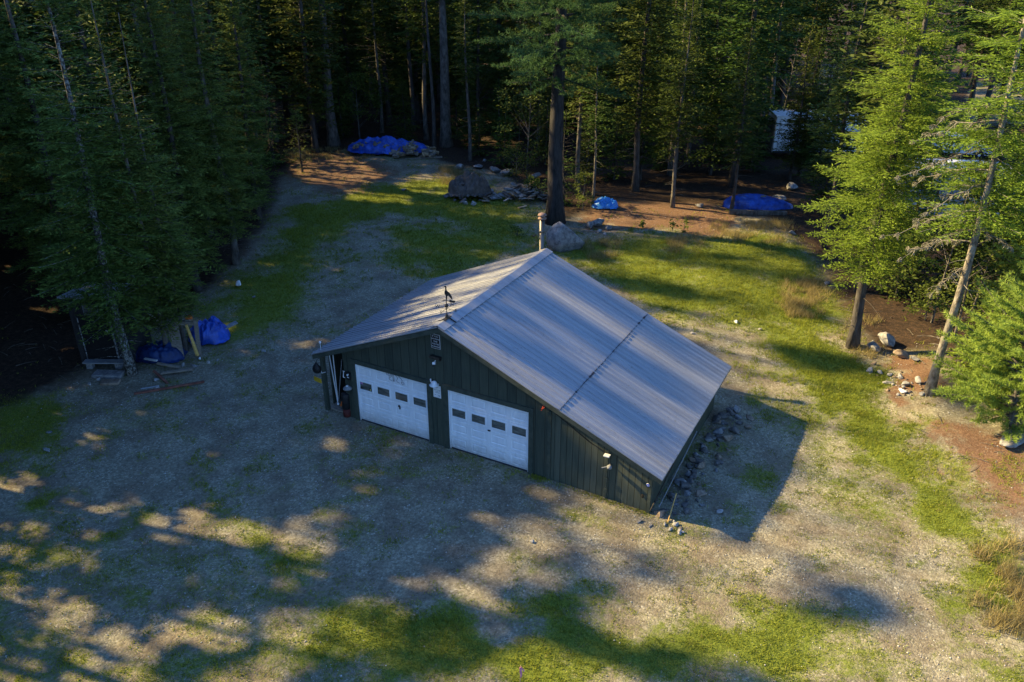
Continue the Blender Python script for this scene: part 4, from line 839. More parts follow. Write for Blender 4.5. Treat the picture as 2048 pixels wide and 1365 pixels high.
def in_view(x, y, z):
    a, b_, d = project((x, y, z)); return d > 1 and -60 < a < 2110 and -80 < b_ < 1400
def free(x, y):
    if inside(YARD, np.array([x]), np.array([y]))[0]: return False
    if 4 < x < 22 and 26 < y < 50: return False
    if 15 < x < 24 and 48 < y < 60: return False
    return True
for _ in range(3000):  # extra spruces added to the wood up-sun, to keep the great pine's trunk shaded
    if len(placed) >= 115: break
    y = WOOD.uniform(5, 46); x = WOOD.uniform(-62, -19)
    if not free(x, y) or not clear_of(x, y, 3.0) or edge_dist(YARD, np.array([x]), np.array([y]))[0] < 1.6: continue
    placed.append((x, y)); stand(protos[(1, 3, 4)[WOOD.integers(0, 3)]], (x, y, float(hz(x, y))), WOOD.uniform(0, 6.28), WOOD.uniform(.95, 1.15), 'spruce_tree', LBL_T, 'spruce', 'tall spruces of the dark wood', 'wood_green')
nt_tall = 0
for _ in range(6000):
    if nt_tall >= 190: break
    y = 3+89*WOOD.random()**1.15; x = WOOD.uniform(-72, 30)
    if not free(x, y) or not clear_of(x, y, 2.3 if y < 60 else 3.0): continue
    if not (in_view(x, y, 2) or in_view(x, y, 8)): continue
    if edge_dist(YARD, np.array([x]), np.array([y]))[0] < 1.0: continue
    placed.append((x, y)); nt_tall += 1; k = WOOD.integers(0, 5)
    stand(protos[k], (x, y, float(hz(x, y))), WOOD.uniform(0, 6.28), WOOD.uniform(.85, 1.15), 'spruce_tree', LBL_T, 'spruce', 'tall spruces of the dark wood', 'wood_green')
ny_ = 0
for _ in range(4000):
    if ny_ >= 150: break
    y = 14+48*WOOD.random(); x = WOOD.uniform(-50, 26)
    if not free(x, y) or not clear_of(x, y, 1.3) or not in_view(x, y, 1.5): continue
    if edge_dist(YARD, np.array([x]), np.array([y]))[0] < .8: continue
    placed.append((x, y)); ny_ += 1
    if WOOD.random() < .82: stand(young[WOOD.integers(0, 3)], (x, y, float(hz(x, y))), WOOD.uniform(0, 6.28), WOOD.uniform(.8, 1.3), 'young_spruce', LBL_Y, 'spruce', 'young spruces of the dark wood', 'wood_green')
    else: stand(leafy[WOOD.integers(0, 2)], (x, y, float(hz(x, y))), WOOD.uniform(0, 6.28), WOOD.uniform(.8, 1.2), 'leafy_sapling', LBL_L, 'sapling', 'leafy saplings of the dark wood', 'leaf')
# trees up-sun of the drive, left of the frame, whose shade lies across it
off = []
gx = np.arange(-46, -5, 3.1); gy = np.arange(-24, 14, 2.9)
for ax_ in gx:
    for ay_ in gy:
        x, y = ax_+WOOD.uniform(-1.1, 1.1), ay_+WOOD.uniform(-1.1, 1.1); ok = True
        for z in (1, 6, 11):
            a, b_, d = project((x, y, z))
            if d > .5 and a > -(3.0*FPX/d) and b_ > -40: ok = False
        if ok and math.hypot(x-CAM[0], y-CAM[1]) > 14 and x+KX*19 > -12: off.append((x, y))
for i, (x, y) in enumerate(off):
    s = i % 3; H = WOOD.uniform(18.5, 23)
    tp = np.array([(x, y, z_) for z_ in np.linspace(1, 16, 16)])
    if sun_hits(tp).mean() > .34: continue
    tb, K, t = conifer(800+i, H, WOOD.uniform(2.5, 3.2), 2.0, .18, dz=.5, sp=.25, kl=.38, kw=.085, whorl=6, dead=0, shape=.6, limbs=False)
    plant_tree('fir_tree', 'tall fir standing left of the drive outside the picture', 'fir', (tb, K, t), (x, y, float(hz(x, y))), 'wood_green', 'bark', 'firs left of the drive', True, .012)
for i in range(16):  # firs added up-sun, tall enough for their tops to stripe the roof with shade
    x, y = -23-3.2*(i % 4)+WOOD.uniform(-1, 1), -5.0+3.0*(i//4)+WOOD.uniform(-1, 1)
    tb, K, t = conifer(980+i, WOOD.uniform(26, 29), 3.2, 9.0, .26, dz=.5, sp=.25, kl=.38, kw=.085, whorl=6, dead=0, shape=.5, limbs=False)
    plant_tree('fir_tree', 'very tall fir added behind the left spruces to cast shade bands on the roof', 'fir', (tb, K, t), (x, y, float(hz(x, y))), 'wood_green', 'bark', 'tall firs added to shade the roof', True, .01)
print('TREES', nt_tall, ny_, len(off))

# ------------------------------------------------------------------ things standing in the yard
def slab(b, c, d, R=None, seed=0):
    return b.rbox(c, d, min(d)*.18, R)
# black shed under the spruces
sh = thing('shed', 'black wooden shed with worn white door edges under the left spruces', 'shed', P(214, 728), VIEW_ROT-.06)
b = MB(); b.box((0, .85, 1.2), (1.95, 1.6, 2.6)); b.build('walls', M['shed'], sh)
b = MB(); b.box((0, .80, 2.58), (2.25, 1.95, .07), Matrix.Rotation(RAD(-7), 3, 'X')); b.build('roof', M['roof'], sh)
d_ = bpy.data.objects.new('door', None); COL.objects.link(d_); d_.parent = sh
b = MB(); b.box((-.10, .03, .98), (1.14, .05, 1.80)); b.build('door_leaf', M['black'], d_)
b = MB()
for x in (-.69, .49): b.box((x, .022, .98), (.035, .05, 1.80))
b.box((-.10, .020, .065), (1.1, .05, .025)); b.build('worn_edge', mat('worn_white_edge', (.02, .02, .022), (.42, .43, .45), 6, .8, contrast=(.42, .6)), d_)
b = MB(); b.rbox((.30, -.02, 1.35), (.09, .06, .07), .012, rotm(0, RAD(30), 0)); b.build('handle', M['white'], d_)
w_ = bpy.data.objects.new('window', None); COL.objects.link(w_); w_.parent = sh
b = MB(); b.box((-.12, .035, 2.22), (.50, .03, .40)); b.build('pane', M['glass'], w_)
b = MB(); b.box((-.12, .02, 2.00), (.56, .05, .035)); b.box((-.12, .02, 2.25), (.52, .05, .02)); b.box((.145, .02, 2.22), (.03, .05, .40)); b.box((-.385, .02, 2.22), (.03, .05, .40)); b.build('frame', M['grey_board'], w_)
def lying(name, label, cat, px, dims, mt, rz=0.0, up=0.0, tilt=(0, 0), group=None):
    b = MB(); b.rbox((0, 0, dims[2]/2), dims, min(dims)*.15); o = b.build(name, M[mt]); o.location = tuple(P(*px, up)); o.rotation_euler = (tilt[0], tilt[1], VIEW_ROT+rz); return tag(o, label, cat, group)
st = thing('plank_step', 'long grey plank step in front of the black shed door', 'step', P(212, 736), VIEW_ROT)
b = MB(); b.rbox((0, 0, .26), (1.5, .30, .05), .01); b.build('tread', M['grey_board'], st)
for x in (-.55, .5): b = MB(); b.rbox((x, 0, .11), (.22, .22, .24), .02); b.build('support', M['rock'], st)
lying('stone_step', 'pale stone slab step below the plank step', 'step', (218, 752), (1.05, .45, .13), 'rock', -.05)
lying('stone_slab', 'brown flat stone lying in front of the stone slab step', 'stone', (222, 767), (.62, .32, .10), 'rock_brown', .1)
for i, (px, d, mt, lab) in enumerate((((196, 762), (.30, .22, .18), 'rock_pale', 'pale stone at the left of the brown flat stone'), ((180, 770), (.22, .18, .14), 'rock_pale', 'small pale stone left of the steps'), ((262, 742), (.34, .26, .20), 'white', 'white cut block beside the speckled trunk'), ((258, 730), (.30, .22, .18), 'rock', 'grey block behind the white cut block'), ((312, 762), (.34, .30, .16), 'rock_pale', 'pale square stone right of the speckled trunk foot'), ((316, 778), (.26, .20, .16), 'rock_pale', 'round pale stone at the front of the scrap boards'), ((366, 733), (.24, .20, .20), 'rock_pale', 'pale pointed stone in front of the dark boards'), ((390, 735), (.40, .22, .16), 'rock', 'long grey stone below the bright split wood'), ((417, 727), (.22, .16, .16), 'rock_pale', 'small pale stone right of the bright split wood'), ((436, 722), (.24, .16, .12), 'rock_pale', 'flat pale stone furthest right of the scrap heap'), ((400, 719), (.26, .16, .14), 'white', 'white broken piece at the foot of the bright split wood'))):
    rock('stone', lab, 40+i, P(*px), d, M[mt], i*.9)
# scrap heap: boards, blue sheets, arch
for i, (px, dims, mt, rz, up, tilt, lab) in enumerate((
        ((432, 684), (1.9, .24, .05), 'grey_board', .62, .35, (0, RAD(-14)), 'long grey plank sticking out to the right of the blue-tarped heap'),
        ((340, 778), (2.3, .10, .06), 'red_board', .38, .02, (0, 0), 'long red-brown board lying in front of the scrap heap'),
        ((322, 758), (1.0, .09, .05), 'red_board', -.75, .05, (0, RAD(8)), 'short red-brown board lying crosswise in the scrap heap'),
        ((335, 690), (.75, .10, .05), 'white', -.12, .75, (0, 0), 'white board on the dark blue sheet of the scrap heap'),
        ((305, 735), (.55, .10, .04), 'white', -.3, .3, (0, 0), 'short white slat low in the scrap heap'),
        ((300, 776), (.60, .06, .03), 'white', .35, .0, (0, 0), 'thin white slat lying on the dirt before the scrap heap'),
        ((355, 748), (1.1, .12, .06), 'wood', .30, .08, (0, 0), 'weathered board at the front of the scrap heap'),
        ((338, 738), (.9, .12, .05), 'wood', -.2, .12, (0, RAD(5)), 'weathered board under the dark blue sheet'))):
    lying('board', lab, 'board', px, dims, 'dull_board' if mt == 'white' else mt, rz, up, tilt)
for i, (x0, lab) in enumerate(((352, 'dark upright board leaning in the scrap heap'), (362, 'second dark upright board right of its twin in the scrap heap'))):
    b = MB(); b.rbox((0, 0, .65), (.20, .05, 1.3), .008, rotm(RAD(-8), RAD(-3), 0)); o = tag(b.build('upright_board', M['wood']), lab, 'board'); o.location = tuple(P(x0+2, 716)); o.rotation_euler = (0, 0, VIEW_ROT)
b = MB(); b.tube([(0, 0, .1), (-.10, .02, .75), (-.22, .05, 1.35)], [.07, .06, .05], 6); o = tag(b.build('split_log', M['ochre']), 'bright yellow split log leaning on the post of the blue-tarped heap', 'log'); o.location = tuple(P(396, 716)); o.rotation_euler = (0, 0, VIEW_ROT)
b = MB(); b.rbox((0, 0, .75), (.14, .10, 1.5), .01, rotm(0, RAD(4), 0)); b.rbox((-.35, 0, 1.35), (.8, .08, .12), .01); o = tag(b.build('wooden_frame', M['wood']), 'weathered wooden post frame in front of the blue tarp heap', 'frame'); o.location = tuple(P(402, 712)); o.rotation_euler = (0, 0, VIEW_ROT)
b = MB(); b.rbox((0, 0, 0), (.25, .14, .14), .05); o = tag(b.build('orange_bundle', M['orange']), 'orange bundle on the wooden post frame by the blue tarp', 'bundle'); o.location = tuple(P(392, 708, 1.52)); o.rotation_euler = (0, 0, VIEW_ROT)
b = MB(); b.tube([(.55*math.cos(t)*1.3, .1*t, 1.5*math.sin(t)+.2) for t in np.linspace(.25, 1.45, 10)], .035, 6); o = tag(b.build('curved_pipe', M['white']), 'white curved pipe arching in the shade behind the speckled trunk', 'pipe'); o.location = tuple(P(306, 712)); o.rotation_euler = (0, 0, VIEW_ROT)
def tarp(name, label, loc, rz, w, d, h, seed, mt, peak=(0, 0), wr=.10, pw=.55, lump=.35, cat='tarp', n=(70, 46)):
    u, v = np.meshgrid(np.linspace(-1, 1, n[0]), np.linspace(-1, 1, n[1])); a = np.arctan2(v, u)
    uu, vv = u-peak[0]*(1-u**2), v-peak[1]*(1-v**2)
    sup = np.clip(1-(np.abs(uu)**2.2+np.abs(vv)**2.2)**.75, 0, 1)
    f = fbm(u*2.2+seed*3.1, v*2.2+seed*1.7, 3); ridge = np.abs(fbm(u*3.5+seed*7.7, v*3.5+seed, 3)-.5)*2
    z = h*sup**pw*(1-lump+2*lump*f)-wr*ridge*(.35+sup)+wr*.5
    edge = 1+.16*(fbm(np.cos(a)*1.6+seed, np.sin(a)*1.6+seed*2, 3)-.5)*2
    x = u*np.sqrt(1-v**2*.38)*w/2*edge; y = v*np.sqrt(1-u**2*.38)*d/2*edge
    x = x+.06*(fbm(v*4+seed, u*4, 2)-.5); z = np.maximum(z, .02+.03*ridge)
    V = np.stack([x, y, z], -1); i = np.arange(V.shape[0]*V.shape[1]).reshape(V.shape[:2])
    Qd = np.stack([i[:-1, :-1], i[:-1, 1:], i[1:, 1:], i[1:, :-1]], -1).reshape(-1, 4)
    o = link(name, mesh_np(name, V, Qd, mt != 'brown_tarp'), M[mt]); o.location = tuple(loc); o.rotation_euler = (0, 0, rz)
    so = o.modifiers.new('thickness', 'SOLIDIFY'); so.thickness = .012; return tag(o, label, cat)
tarp('blue_tarp', 'bright blue tarp draped over the scrap heap beside the wooden post frame', P(412, 690)+FW*.5, VIEW_ROT+.1, 1.6, 1.4, .78, 3, 'blue_tarp', (.1, -.1), .25, .5, .5)
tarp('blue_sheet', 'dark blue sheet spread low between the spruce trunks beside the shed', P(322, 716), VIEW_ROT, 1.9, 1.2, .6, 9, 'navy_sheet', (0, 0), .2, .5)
# woodpile with its tarp
WP = P(772, 312)
tarp('woodpile_tarp', 'long crumpled blue tarp over the woodpile at the edge of the forest', WP+np.array([-.4, 0.8, 0]), VIEW_ROT, 5.9, 2.5, .78, 21, 'blue_tarp', (-.25, .15), .5, .5, .75, n=(110, 60))
LOGS = []
rl = np.random.default_rng(4)
for k in range(4):
    b = MB(); L = .42; poly = [[(-.09, -.06), (.10, -.05), (.02, .11)], [(-.08, -.07), (.09, -.07), (.10, .04), (-.03, .09)], [(.085*math.cos(t), .085*math.sin(t)) for t in np.linspace(0, 6.283, 8, endpoint=False)], [(-.11, -.04), (.11, -.05), (.08, .05), (-.07, .06)]][k]
    b.prism(poly, (0, -L/2, 0), (1, 0, 0), (0, 0, 1), (0, 1, 0), L); LOGS.append(b.mesh('split_log'))
lg0 = {}
def log_at(loc, rot, k, label, group, mt):
    key = (k, mt)
    if key not in lg0: lg0[key] = LOGS[k].copy(); lg0[key].materials.append(M[mt])
    o = bpy.data.objects.new('split_log', lg0[key]); COL.objects.link(o); o.location = tuple(loc); o.rotation_euler = rot; o.scale = (1.15, 1.15, 1.15); tag(o, label, 'log', group)
for i in range(70):
    u = rl.uniform(0, 1); px = 782+90*u; c = P(px, 312+rl.uniform(-9, 6)); hgt = max(0, .75*(1-abs(u-.45)*1.7))*rl.random()
    log_at(c+np.array([0, 0, .10+hgt]), (rl.uniform(-.4, .4), rl.uniform(0, 6.28), VIEW_ROT+rl.uniform(-1.5, 1.5)), int(rl.integers(0, 4)), 'split log in the loose heap spilling from the right of the woodpile tarp', 'logs spilling from the woodpile', 'fresh_wood' if rl.random() < .4 else 'wood')
for i in range(26):
    u = rl.uniform(-1, 1); c = WP+RT*(-.9+u*1.7)+FW*(.6+rl.uniform(-.4, .7)); log_at(c+np.array([0, 0, .80-.28*abs(u)]), (rl.uniform(-.3, .3), rl.uniform(0, 6.28), VIEW_ROT+rl.uniform(-.8, .8)), int(rl.integers(0, 4)), 'log weighing down the top of the blue woodpile tarp', 'logs on top of the woodpile tarp', 'wood')
b = MB(); b.rbox((0, 0, .05), (2.6, .10, .08), .01); o = tag(b.build('pallet_rail', M['wood']), 'long weathered rail at the foot of the loose split logs', 'rail'); o.location = tuple(P(848, 318)); o.rotation_euler = (0, 0, VIEW_ROT+.22)
# brown tarped mound, debris heap and the stones by them
tarp('brown_tarp', 'brown tarp draped over a tall mound behind the garage', P(938, 402)+FW*.7, VIEW_ROT, 2.6, 2.2, 1.0, 5, 'brown_tarp', (-.15, .1), .85, .45, .7)
for i, (px, d, mt, lab) in enumerate((((930, 409), (.55, .40, .34), 'rock_pale', 'pale stone on the front hem of the brown tarp'), ((948, 411), (.50, .40, .36), 'rock_pale', 'larger pale stone at the front of the brown tarp'), ((910, 403), (.40, .34, .30), 'rock', 'grey stone at the left hem of the brown tarp'), ((976, 397), (.55, .30, .30), 'rock_pale', 'pale block on the right hem of the brown tarp'), ((960, 402), (.5, .25, .18), 'rock', 'flat grey stone right of the pale stones on the hem'))):
    rock('stone', lab, 60+i, P(*px), d, M[mt], i*1.1)
DH = P(1046, 402); DM = P(938, 402)+FW*.7
for i in range(75):
    t = rl.uniform(0, 6.283); q_ = rl.uniform(.05, 1.1); b = MB(); b.rbox((0, 0, 0), (rl.uniform(.2, .55), rl.uniform(.15, .35), rl.uniform(.05, .14)), .015, rotm(rl.uniform(-.9, .9), rl.uniform(-.9, .9), rl.uniform(0, 6.28)))
    o = b.build('broken_block', M[('brown_tarp', 'rubble', 'rock_brown', 'rubble')[i % 4]]); o.location = tuple(DM+RT*math.cos(t)*1.3*q_+FW*math.sin(t)*1.15*q_+np.array([0, 0, .10+.95*max(0, 1.06-q_**1.5)])); tag(o, 'broken block strewn over and round the brown tarped mound', 'block', 'blocks on the brown tarped mound')
for i in range(80):
    a = rl.normal(0, .95); c_ = rl.normal(0, .5); hgt = max(0, 1.05*math.exp(-(a*a*.9+c_*c_*1.6)))*rl.random()
    b = MB(); b.rbox((0, 0, 0), (rl.uniform(.25, .7), rl.uniform(.16, .45), rl.uniform(.03, .10)), .012, rotm(rl.uniform(-.7, .7), rl.uniform(-.7, .7), rl.uniform(0, 6.28)))
    o = b.build('broken_slab', M[('brown_tarp', 'rock_brown', 'rock', 'wood', 'rock')[i % 5]]); o.location = tuple(DH+RT*a+FW*(.4+c_)+np.array([0, 0, .10+hgt])); tag(o, 'broken slab in the dark debris heap left of the huge pine', 'slab', 'slabs of the debris heap')
rock('mound', 'dark earth mound under the broken slabs left of the huge pine', 77, DH+FW*.5, (2.0, 1.5, 1.0), M['rock_brown'], VIEW_ROT, cat='mound')
lying('board', 'pale board lying at the front of the debris heap', 'board', (1045, 416), (.6, .16, .06), 'fresh_wood', .7, .02)
rock('boulder', 'big rounded grey boulder behind the garage beside the chimney', 81, P(1131, 497), (2.0, 1.8, 2.0), M['rock'], VIEW_ROT+.3, cat='boulder', cuts=6, sub=4, rough=.03)
for i, (px, d, mt, lab) in enumerate((((1195, 452), (1.0, .8, .6), 'rock', 'dark grey stone on top of the heap right of the huge pine'), ((1216, 460), (.75, .6, .45), 'rock', 'grey block at the right of the stone heap by the huge pine'), ((1180, 458), (.7, .6, .5), 'rock', 'grey stone at the left of the stone heap by the huge pine'), ((1200, 466), (.5, .4, .3), 'rock_pale', 'pale stone at the front of the stone heap by the huge pine'), ((1210, 471), (.35, .3, .22), 'rock_pale', 'small pale stone lowest in the stone heap by the huge pine'),
        ((918, 338), (1.6, .9, .45), 'rock_pale', 'flat pale stone in the grass right of the woodpile'), ((958, 337), (1.2, .8, .5), 'rock', 'grey stone right of the flat pale stone'), ((990, 345), (1.3, 1.0, .6), 'rock', 'wide grey boulder behind the brown tarped mound'), ((1015, 352), (1.2, 1.0, .8), 'rock', 'grey boulder left of the leafy sapling'), ((1068, 358), (1.1, .8, .6), 'rock', 'grey boulder right of the leafy sapling'), ((968, 325), (.5, .4, .35), 'rock', 'small grey stone at the foot of the thin grey trunk'),
        ((807, 382), (.55, .4, .26), 'rock', 'small stone in the grass of the back clearing'), ((479, 574), (.50, .36, .38), 'white', 'lone white stone beside the left spruces'), ((508, 595), (.3, .2, .1), 'rock', 'small flat stone near the lone white stone'), ((527, 703), (.42, .25, .07), 'rock_pale', 'thin pale stone lying on the track left of the garage'), ((95, 901), (.55, .2, .06), 'rock_pale', 'thin flat pale stone on the drive at the far left'), ((98, 866), (.40, .25, .08), 'rock', 'flat grey stone on the drive above the thin pale one'),
        ((1064, 1085), (.17, .15, .11), 'rock_pale', 'single pale stone on the gravel before the right garage door'), ((1437, 1026), (.32, .24, .18), 'rock_pale', 'whitish stone lying in the garage shadow on the right'), ((1278, 1045), (.25, .18, .09), 'rock', 'grey stone at the front right corner of the garage'), ((1300, 1052), (.34, .14, .06), 'rock', 'thin dark stone right of the grey corner stone'), ((1472, 646), (.40, .22, .12), 'white', 'white stone on the grass behind the garage'), ((1385, 668), (.30, .2, .12), 'rock_pale', 'pale stone near the back right corner of the garage'), ((1520, 660), (.28, .2, .12), 'rock', 'grey stone in the grass to the right of the white stone'),
        ((1398, 414), (.7, .5, .3), 'rock', 'grey stone left of the flat blue tarp'), ((1560, 402), (1.0, .7, .5), 'rock', 'dark stone behind the flat blue tarp'), ((1582, 380), (1.3, 1.0, .8), 'rock', 'dark boulder in the shade behind the flat blue tarp'), ((1585, 470), (.6, .5, .35), 'rock', 'grey stone right of the flat blue tarp'), ((1655, 570), (.5, .4, .3), 'rock', 'grey stone in the dark grass behind the sunlit spruce'),
        ((1772, 690), (1.5, 1.0, .75), 'rock', 'largest grey stone at the back of the heap right of the sunlit spruce'), ((1745, 700), (1.0, .8, .5), 'rock', 'grey stone at the left of the heap right of the sunlit spruce'), ((1800, 714), (1.15, .8, .35), 'rock_brown', 'flat brown-topped stone at the front of the stone heap'), ((1828, 722), (.55, .4, .3), 'rock', 'small grey stone right of the flat brown-topped stone'), ((1748, 730), (.26, .2, .22), 'rock_brown', 'upright brown stone on the needle bank'), ((1740, 745), (.35, .3, .25), 'rock_pale', 'pale stone at the left of the needle bank'), ((1758, 747), (.22, .2, .16), 'rock_pale', 'small pale stone beside the pale one on the needle bank'), ((1778, 752), (.4, .25, .14), 'rock_pale', 'flat pale stone in the middle of the needle bank'), ((1800, 757), (.45, .3, .16), 'rock_pale', 'flat sandy stone right of the middle of the needle bank'), ((1812, 772), (.5, .34, .28), 'rock', 'grey stone near the foot of the pale trunk'), ((1836, 768), (.42, .34, .36), 'rock_pale', 'tall white stone left of the pale trunk'), ((1803, 785), (.42, .3, .24), 'white', 'white stone at the lower edge of the needle bank'), ((1845, 790), (.4, .3, .2), 'rock', 'grey stone touching the foot of the pale trunk'), ((1780, 768), (.7, .35, .12), 'rock', 'long flat grey stone at the lower edge of the needle bank'), ((1872, 782), (.3, .25, .2), 'rock_pale', 'pale stone right of the foot of the pale trunk'),
        ((2020, 888), (2.3, 1.1, .36), 'rock', 'broad flat grey stone under the young white pine'))):
    rock('stone', lab, 120+i, P(*px), d, M[mt], VIEW_ROT+i*.37)
for i in range(84):
    y = -.1+6.9*((i+.5)/84)+rl.uniform(-.15, .15); x = 10.22+abs(rl.normal(0, .42)); s_ = .16+.42*rl.random()**1.6
    rock('field_stone', 'rough stone in the rubble heaped along the right wall of the garage', 2000+i, (x, y, float(hz(x, y))-.05*s_), (s_, s_*rl.uniform(.6, .9), s_*rl.uniform(.4, .65)), M[('rubble', 'rock_brown', 'rubble', 'rock', 'rubble')[i % 5]], rl.uniform(0, 6.28), 'stones along the right wall')
for i in range(7):
    x, y = 10.55+rl.uniform(-.2, .5), -.35+rl.uniform(-.15, .4); s_ = rl.uniform(.12, .24)
    rock('white_stone', 'small whitish stone clustered at the front end of the right wall rubble', 260+i, (x, y, float(hz(x, y))), (s_, s_*.8, s_*.6), M['rock_pale'], i, 'whitish stones by the right corner')
BANK = gpoly([(1735, 735), (1800, 742), (1862, 770), (1850, 800), (1790, 792), (1745, 765)]); bb = np.array(BANK)
for i in range(46):
    for _ in range(50):
        x, y = rl.uniform(bb[:, 0].min(), bb[:, 0].max()), rl.uniform(bb[:, 1].min(), bb[:, 1].max())
        if inside(BANK, np.array([x]), np.array([y]))[0]: break
    s_ = rl.uniform(.08, .24); rock('broken_stone', 'small broken stone strewn over the needle bank by the pale trunk', 400+i, (x, y, float(hz(x, y))), (s_, s_*rl.uniform(.5, .9), s_*rl.uniform(.4, .8)), M[('rock_pale', 'rock', 'rock_brown')[i % 3]], rl.uniform(0, 6.28), 'broken stones on the needle bank', sub=2)
tarp('light_blue_tarp', 'crumpled light blue tarp lying on the orange needles', P(1210, 416), VIEW_ROT, 1.55, 1.0, .5, 31, 'light_blue', (0, 0), .22, .5, .6, n=(50, 36))
fb = P(1524, 424)
tarp('flat_blue_tarp', 'flat blue tarp stretched over a low stack at the forest edge', fb+FW*.7, VIEW_ROT-.10, 3.7, 1.7, .75, 41, 'blue_tarp', (-.35, .2), .05, .3, .12)
for k, (u, v_) in enumerate(((.1, .45), (.75, .4))):
    b = MB(); b.rbox((0, 0, 0), (.30, .12, .08), .02); o = tag(b.build('tarp_weight', M['wood']), ('left wooden weight on the flat blue tarp', 'right wooden weight on the flat blue tarp')[k], 'weight'); o.location = tuple(fb+RT*u+FW*v_+np.array([0, 0, .78])); o.rotation_euler = (0, 0, VIEW_ROT+.2)
lying('log', 'grey log lying along the front of the flat blue tarp', 'log', (1515, 430), (3.2, .26, .26), 'bark_grey', -.10, .0)
# vehicles behind the right-hand spruces
def wheel(parent, x, y, r, w):
    o = bpy.data.objects.new('wheel', None); COL.objects.link(o); o.parent = parent; o.location = (x, y, r); o.rotation_euler = (RAD(90), 0, 0)
    b = MB(); b.lathe([(r*.6, -w/2), (r*.95, -w/2), (r, -w/4), (r, w/4), (r*.95, w/2), (r*.6, w/2)], 20); b.build('tyre', M['black'], o)
    b = MB(); b.lathe([(r*.15, -w*.52), (r*.6, -w*.45), (r*.6, w*.45), (r*.15, w*.52)], 16); b.build('rim', M['white_metal'], o)
bt = thing('box_trailer', 'white box trailer standing in the shade of the wood', 'trailer', P(1545, 322)+RT*3.1+FW*1.2, VIEW_ROT-.05)
b = MB(); b.rbox((0, 0, 1.75), (6.2, 2.3, 2.5), .06); b.build('body', M['white_metal'], bt)
b = MB(); b.rbox((0, 0, 3.02), (6.3, 2.4, .08), .02); b.build('roof', M['white_metal'], bt)
b = MB(); b.box((0, -1.155, .58), (6.15, .02, .14)); b.build('lower_rail', M['black'], bt)
b = MB()
for k in range(9): b.box((-2.8+.7*k, -1.157, 1.75), (.03, .02, 2.2))
b.build('seam', M['grey_board'], bt)
b = MB(); b.box((-1.2, -1.165, 2.0), (.55, .02, .22)); b.build('side_marker', mat('amber_panel', (.55, .24, .03), (.7, .36, .06), 6, .5), bt)
b = MB(); b.box((-3.11, 0, 1.65), (.03, 1.9, 2.1)); b.build('rear_door', M['grey_board'], bt)
for x in (.3, 1.2): wheel(bt, x, -1.05, .36, .22)
b = MB(); b.tube([(3.1, -.6, .55), (4.3, 0, .5), (3.1, .6, .55)], .05, 6); b.build('hitch', M['black'], bt)
cp = thing('camper', 'grey-blue camper with a white roof behind the sunlit spruces', 'camper', P(1915, 455)+FW*1.3+RT*.3, VIEW_ROT-.12)
b = MB(); prof = [(-2.9, .5), (2.9, .5), (3.0, 1.1), (2.9, 2.5), (2.5, 2.95), (-2.5, 3.0), (-2.95, 2.6), (-3.0, 1.2)]
b.prism(prof, (0, -1.15, 0), (1, 0, 0), (0, 0, 1), (0, 1, 0), 2.3); b.build('body', M['grey_blue'], cp)
b = MB(); b.prism([(-2.7, 2.98), (2.6, 2.98), (2.4, 3.12), (-2.45, 3.14)], (0, -1.2, 0), (1, 0, 0), (0, 0, 1), (0, 1, 0), 2.4); b.rbox((-.6, .1, 3.22), (.7, .7, .18), .04); b.rbox((1.3, 0, 3.2), (.5, .5, .14), .04); b.build('roof', M['white_metal'], cp)
for x, w in ((-1.9, .9), (.1, 1.1)):
    f_ = bpy.data.objects.new('window', None); COL.objects.link(f_); f_.parent = cp
    b = MB(); b.rbox((x, -1.16, 2.0), (w, .03, .6), .01); b.build('frame', M['white'], f_); b = MB(); b.rbox((x, -1.185, 2.0), (w-.1, .02, .5), .006); b.build('pane', M['glass'], f_)
b = MB(); b.rbox((1.6, -1.165, 1.6), (.65, .03, 1.85), .01); b.build('door', M['white_metal'], cp)
b = MB(); b.box((0, -1.16, 1.2), (5.8, .02, .10)); b.build('stripe', M['white'], cp)
for x in (-.8, .05): wheel(cp, x, -1.02, .36, .22)
ca = thing('parked_car', 'pale parked car half hidden beyond the camper', 'car', P(1925, 318)+FW*1.0, VIEW_ROT-.35)
b = MB(); b.prism([(-2.2, .35), (2.2, .35), (2.25, .75), (1.9, .95), (1.0, 1.02), (-2.0, 1.02), (-2.25, .8)], (0, -.88, 0), (1, 0, 0), (0, 0, 1), (0, 1, 0), 1.76); b.build('body', M['white_metal'], ca)
b = MB(); b.prism([(-1.75, 1.02), (1.0, 1.02), (.35, 1.50), (-1.3, 1.53)], (0, -.78, 0), (1, 0, 0), (0, 0, 1), (0, 1, 0), 1.56); b.build('cabin', M['white_metal'], ca)
b = MB(); b.prism([(-1.5, 1.08), (-.45, 1.08), (-.45, 1.44), (-1.2, 1.45)], (0, -.80, 0), (1, 0, 0), (0, 0, 1), (0, 1, 0), .02); b.prism([(-.38, 1.08), (.78, 1.08), (.32, 1.43), (-.38, 1.44)], (0, -.80, 0), (1, 0, 0), (0, 0, 1), (0, 1, 0), .02); b.build('side_window', M['black'], ca)
b = MB(); b.box((.71, 0, 1.26), (.02, 1.35, .56), Matrix.Rotation(RAD(-53), 3, 'Y')); b.build('windscreen', M['glass'], ca)
for x in (-1.35, 1.35): wheel(ca, x, -.80, .32, .2); wheel(ca, x, .80, .32, .2)
for y in (-.6, .6): b = MB(); b.rbox((2.2, y, .72), (.08, .32, .14), .03); b.build('headlight', M['glass'], ca)
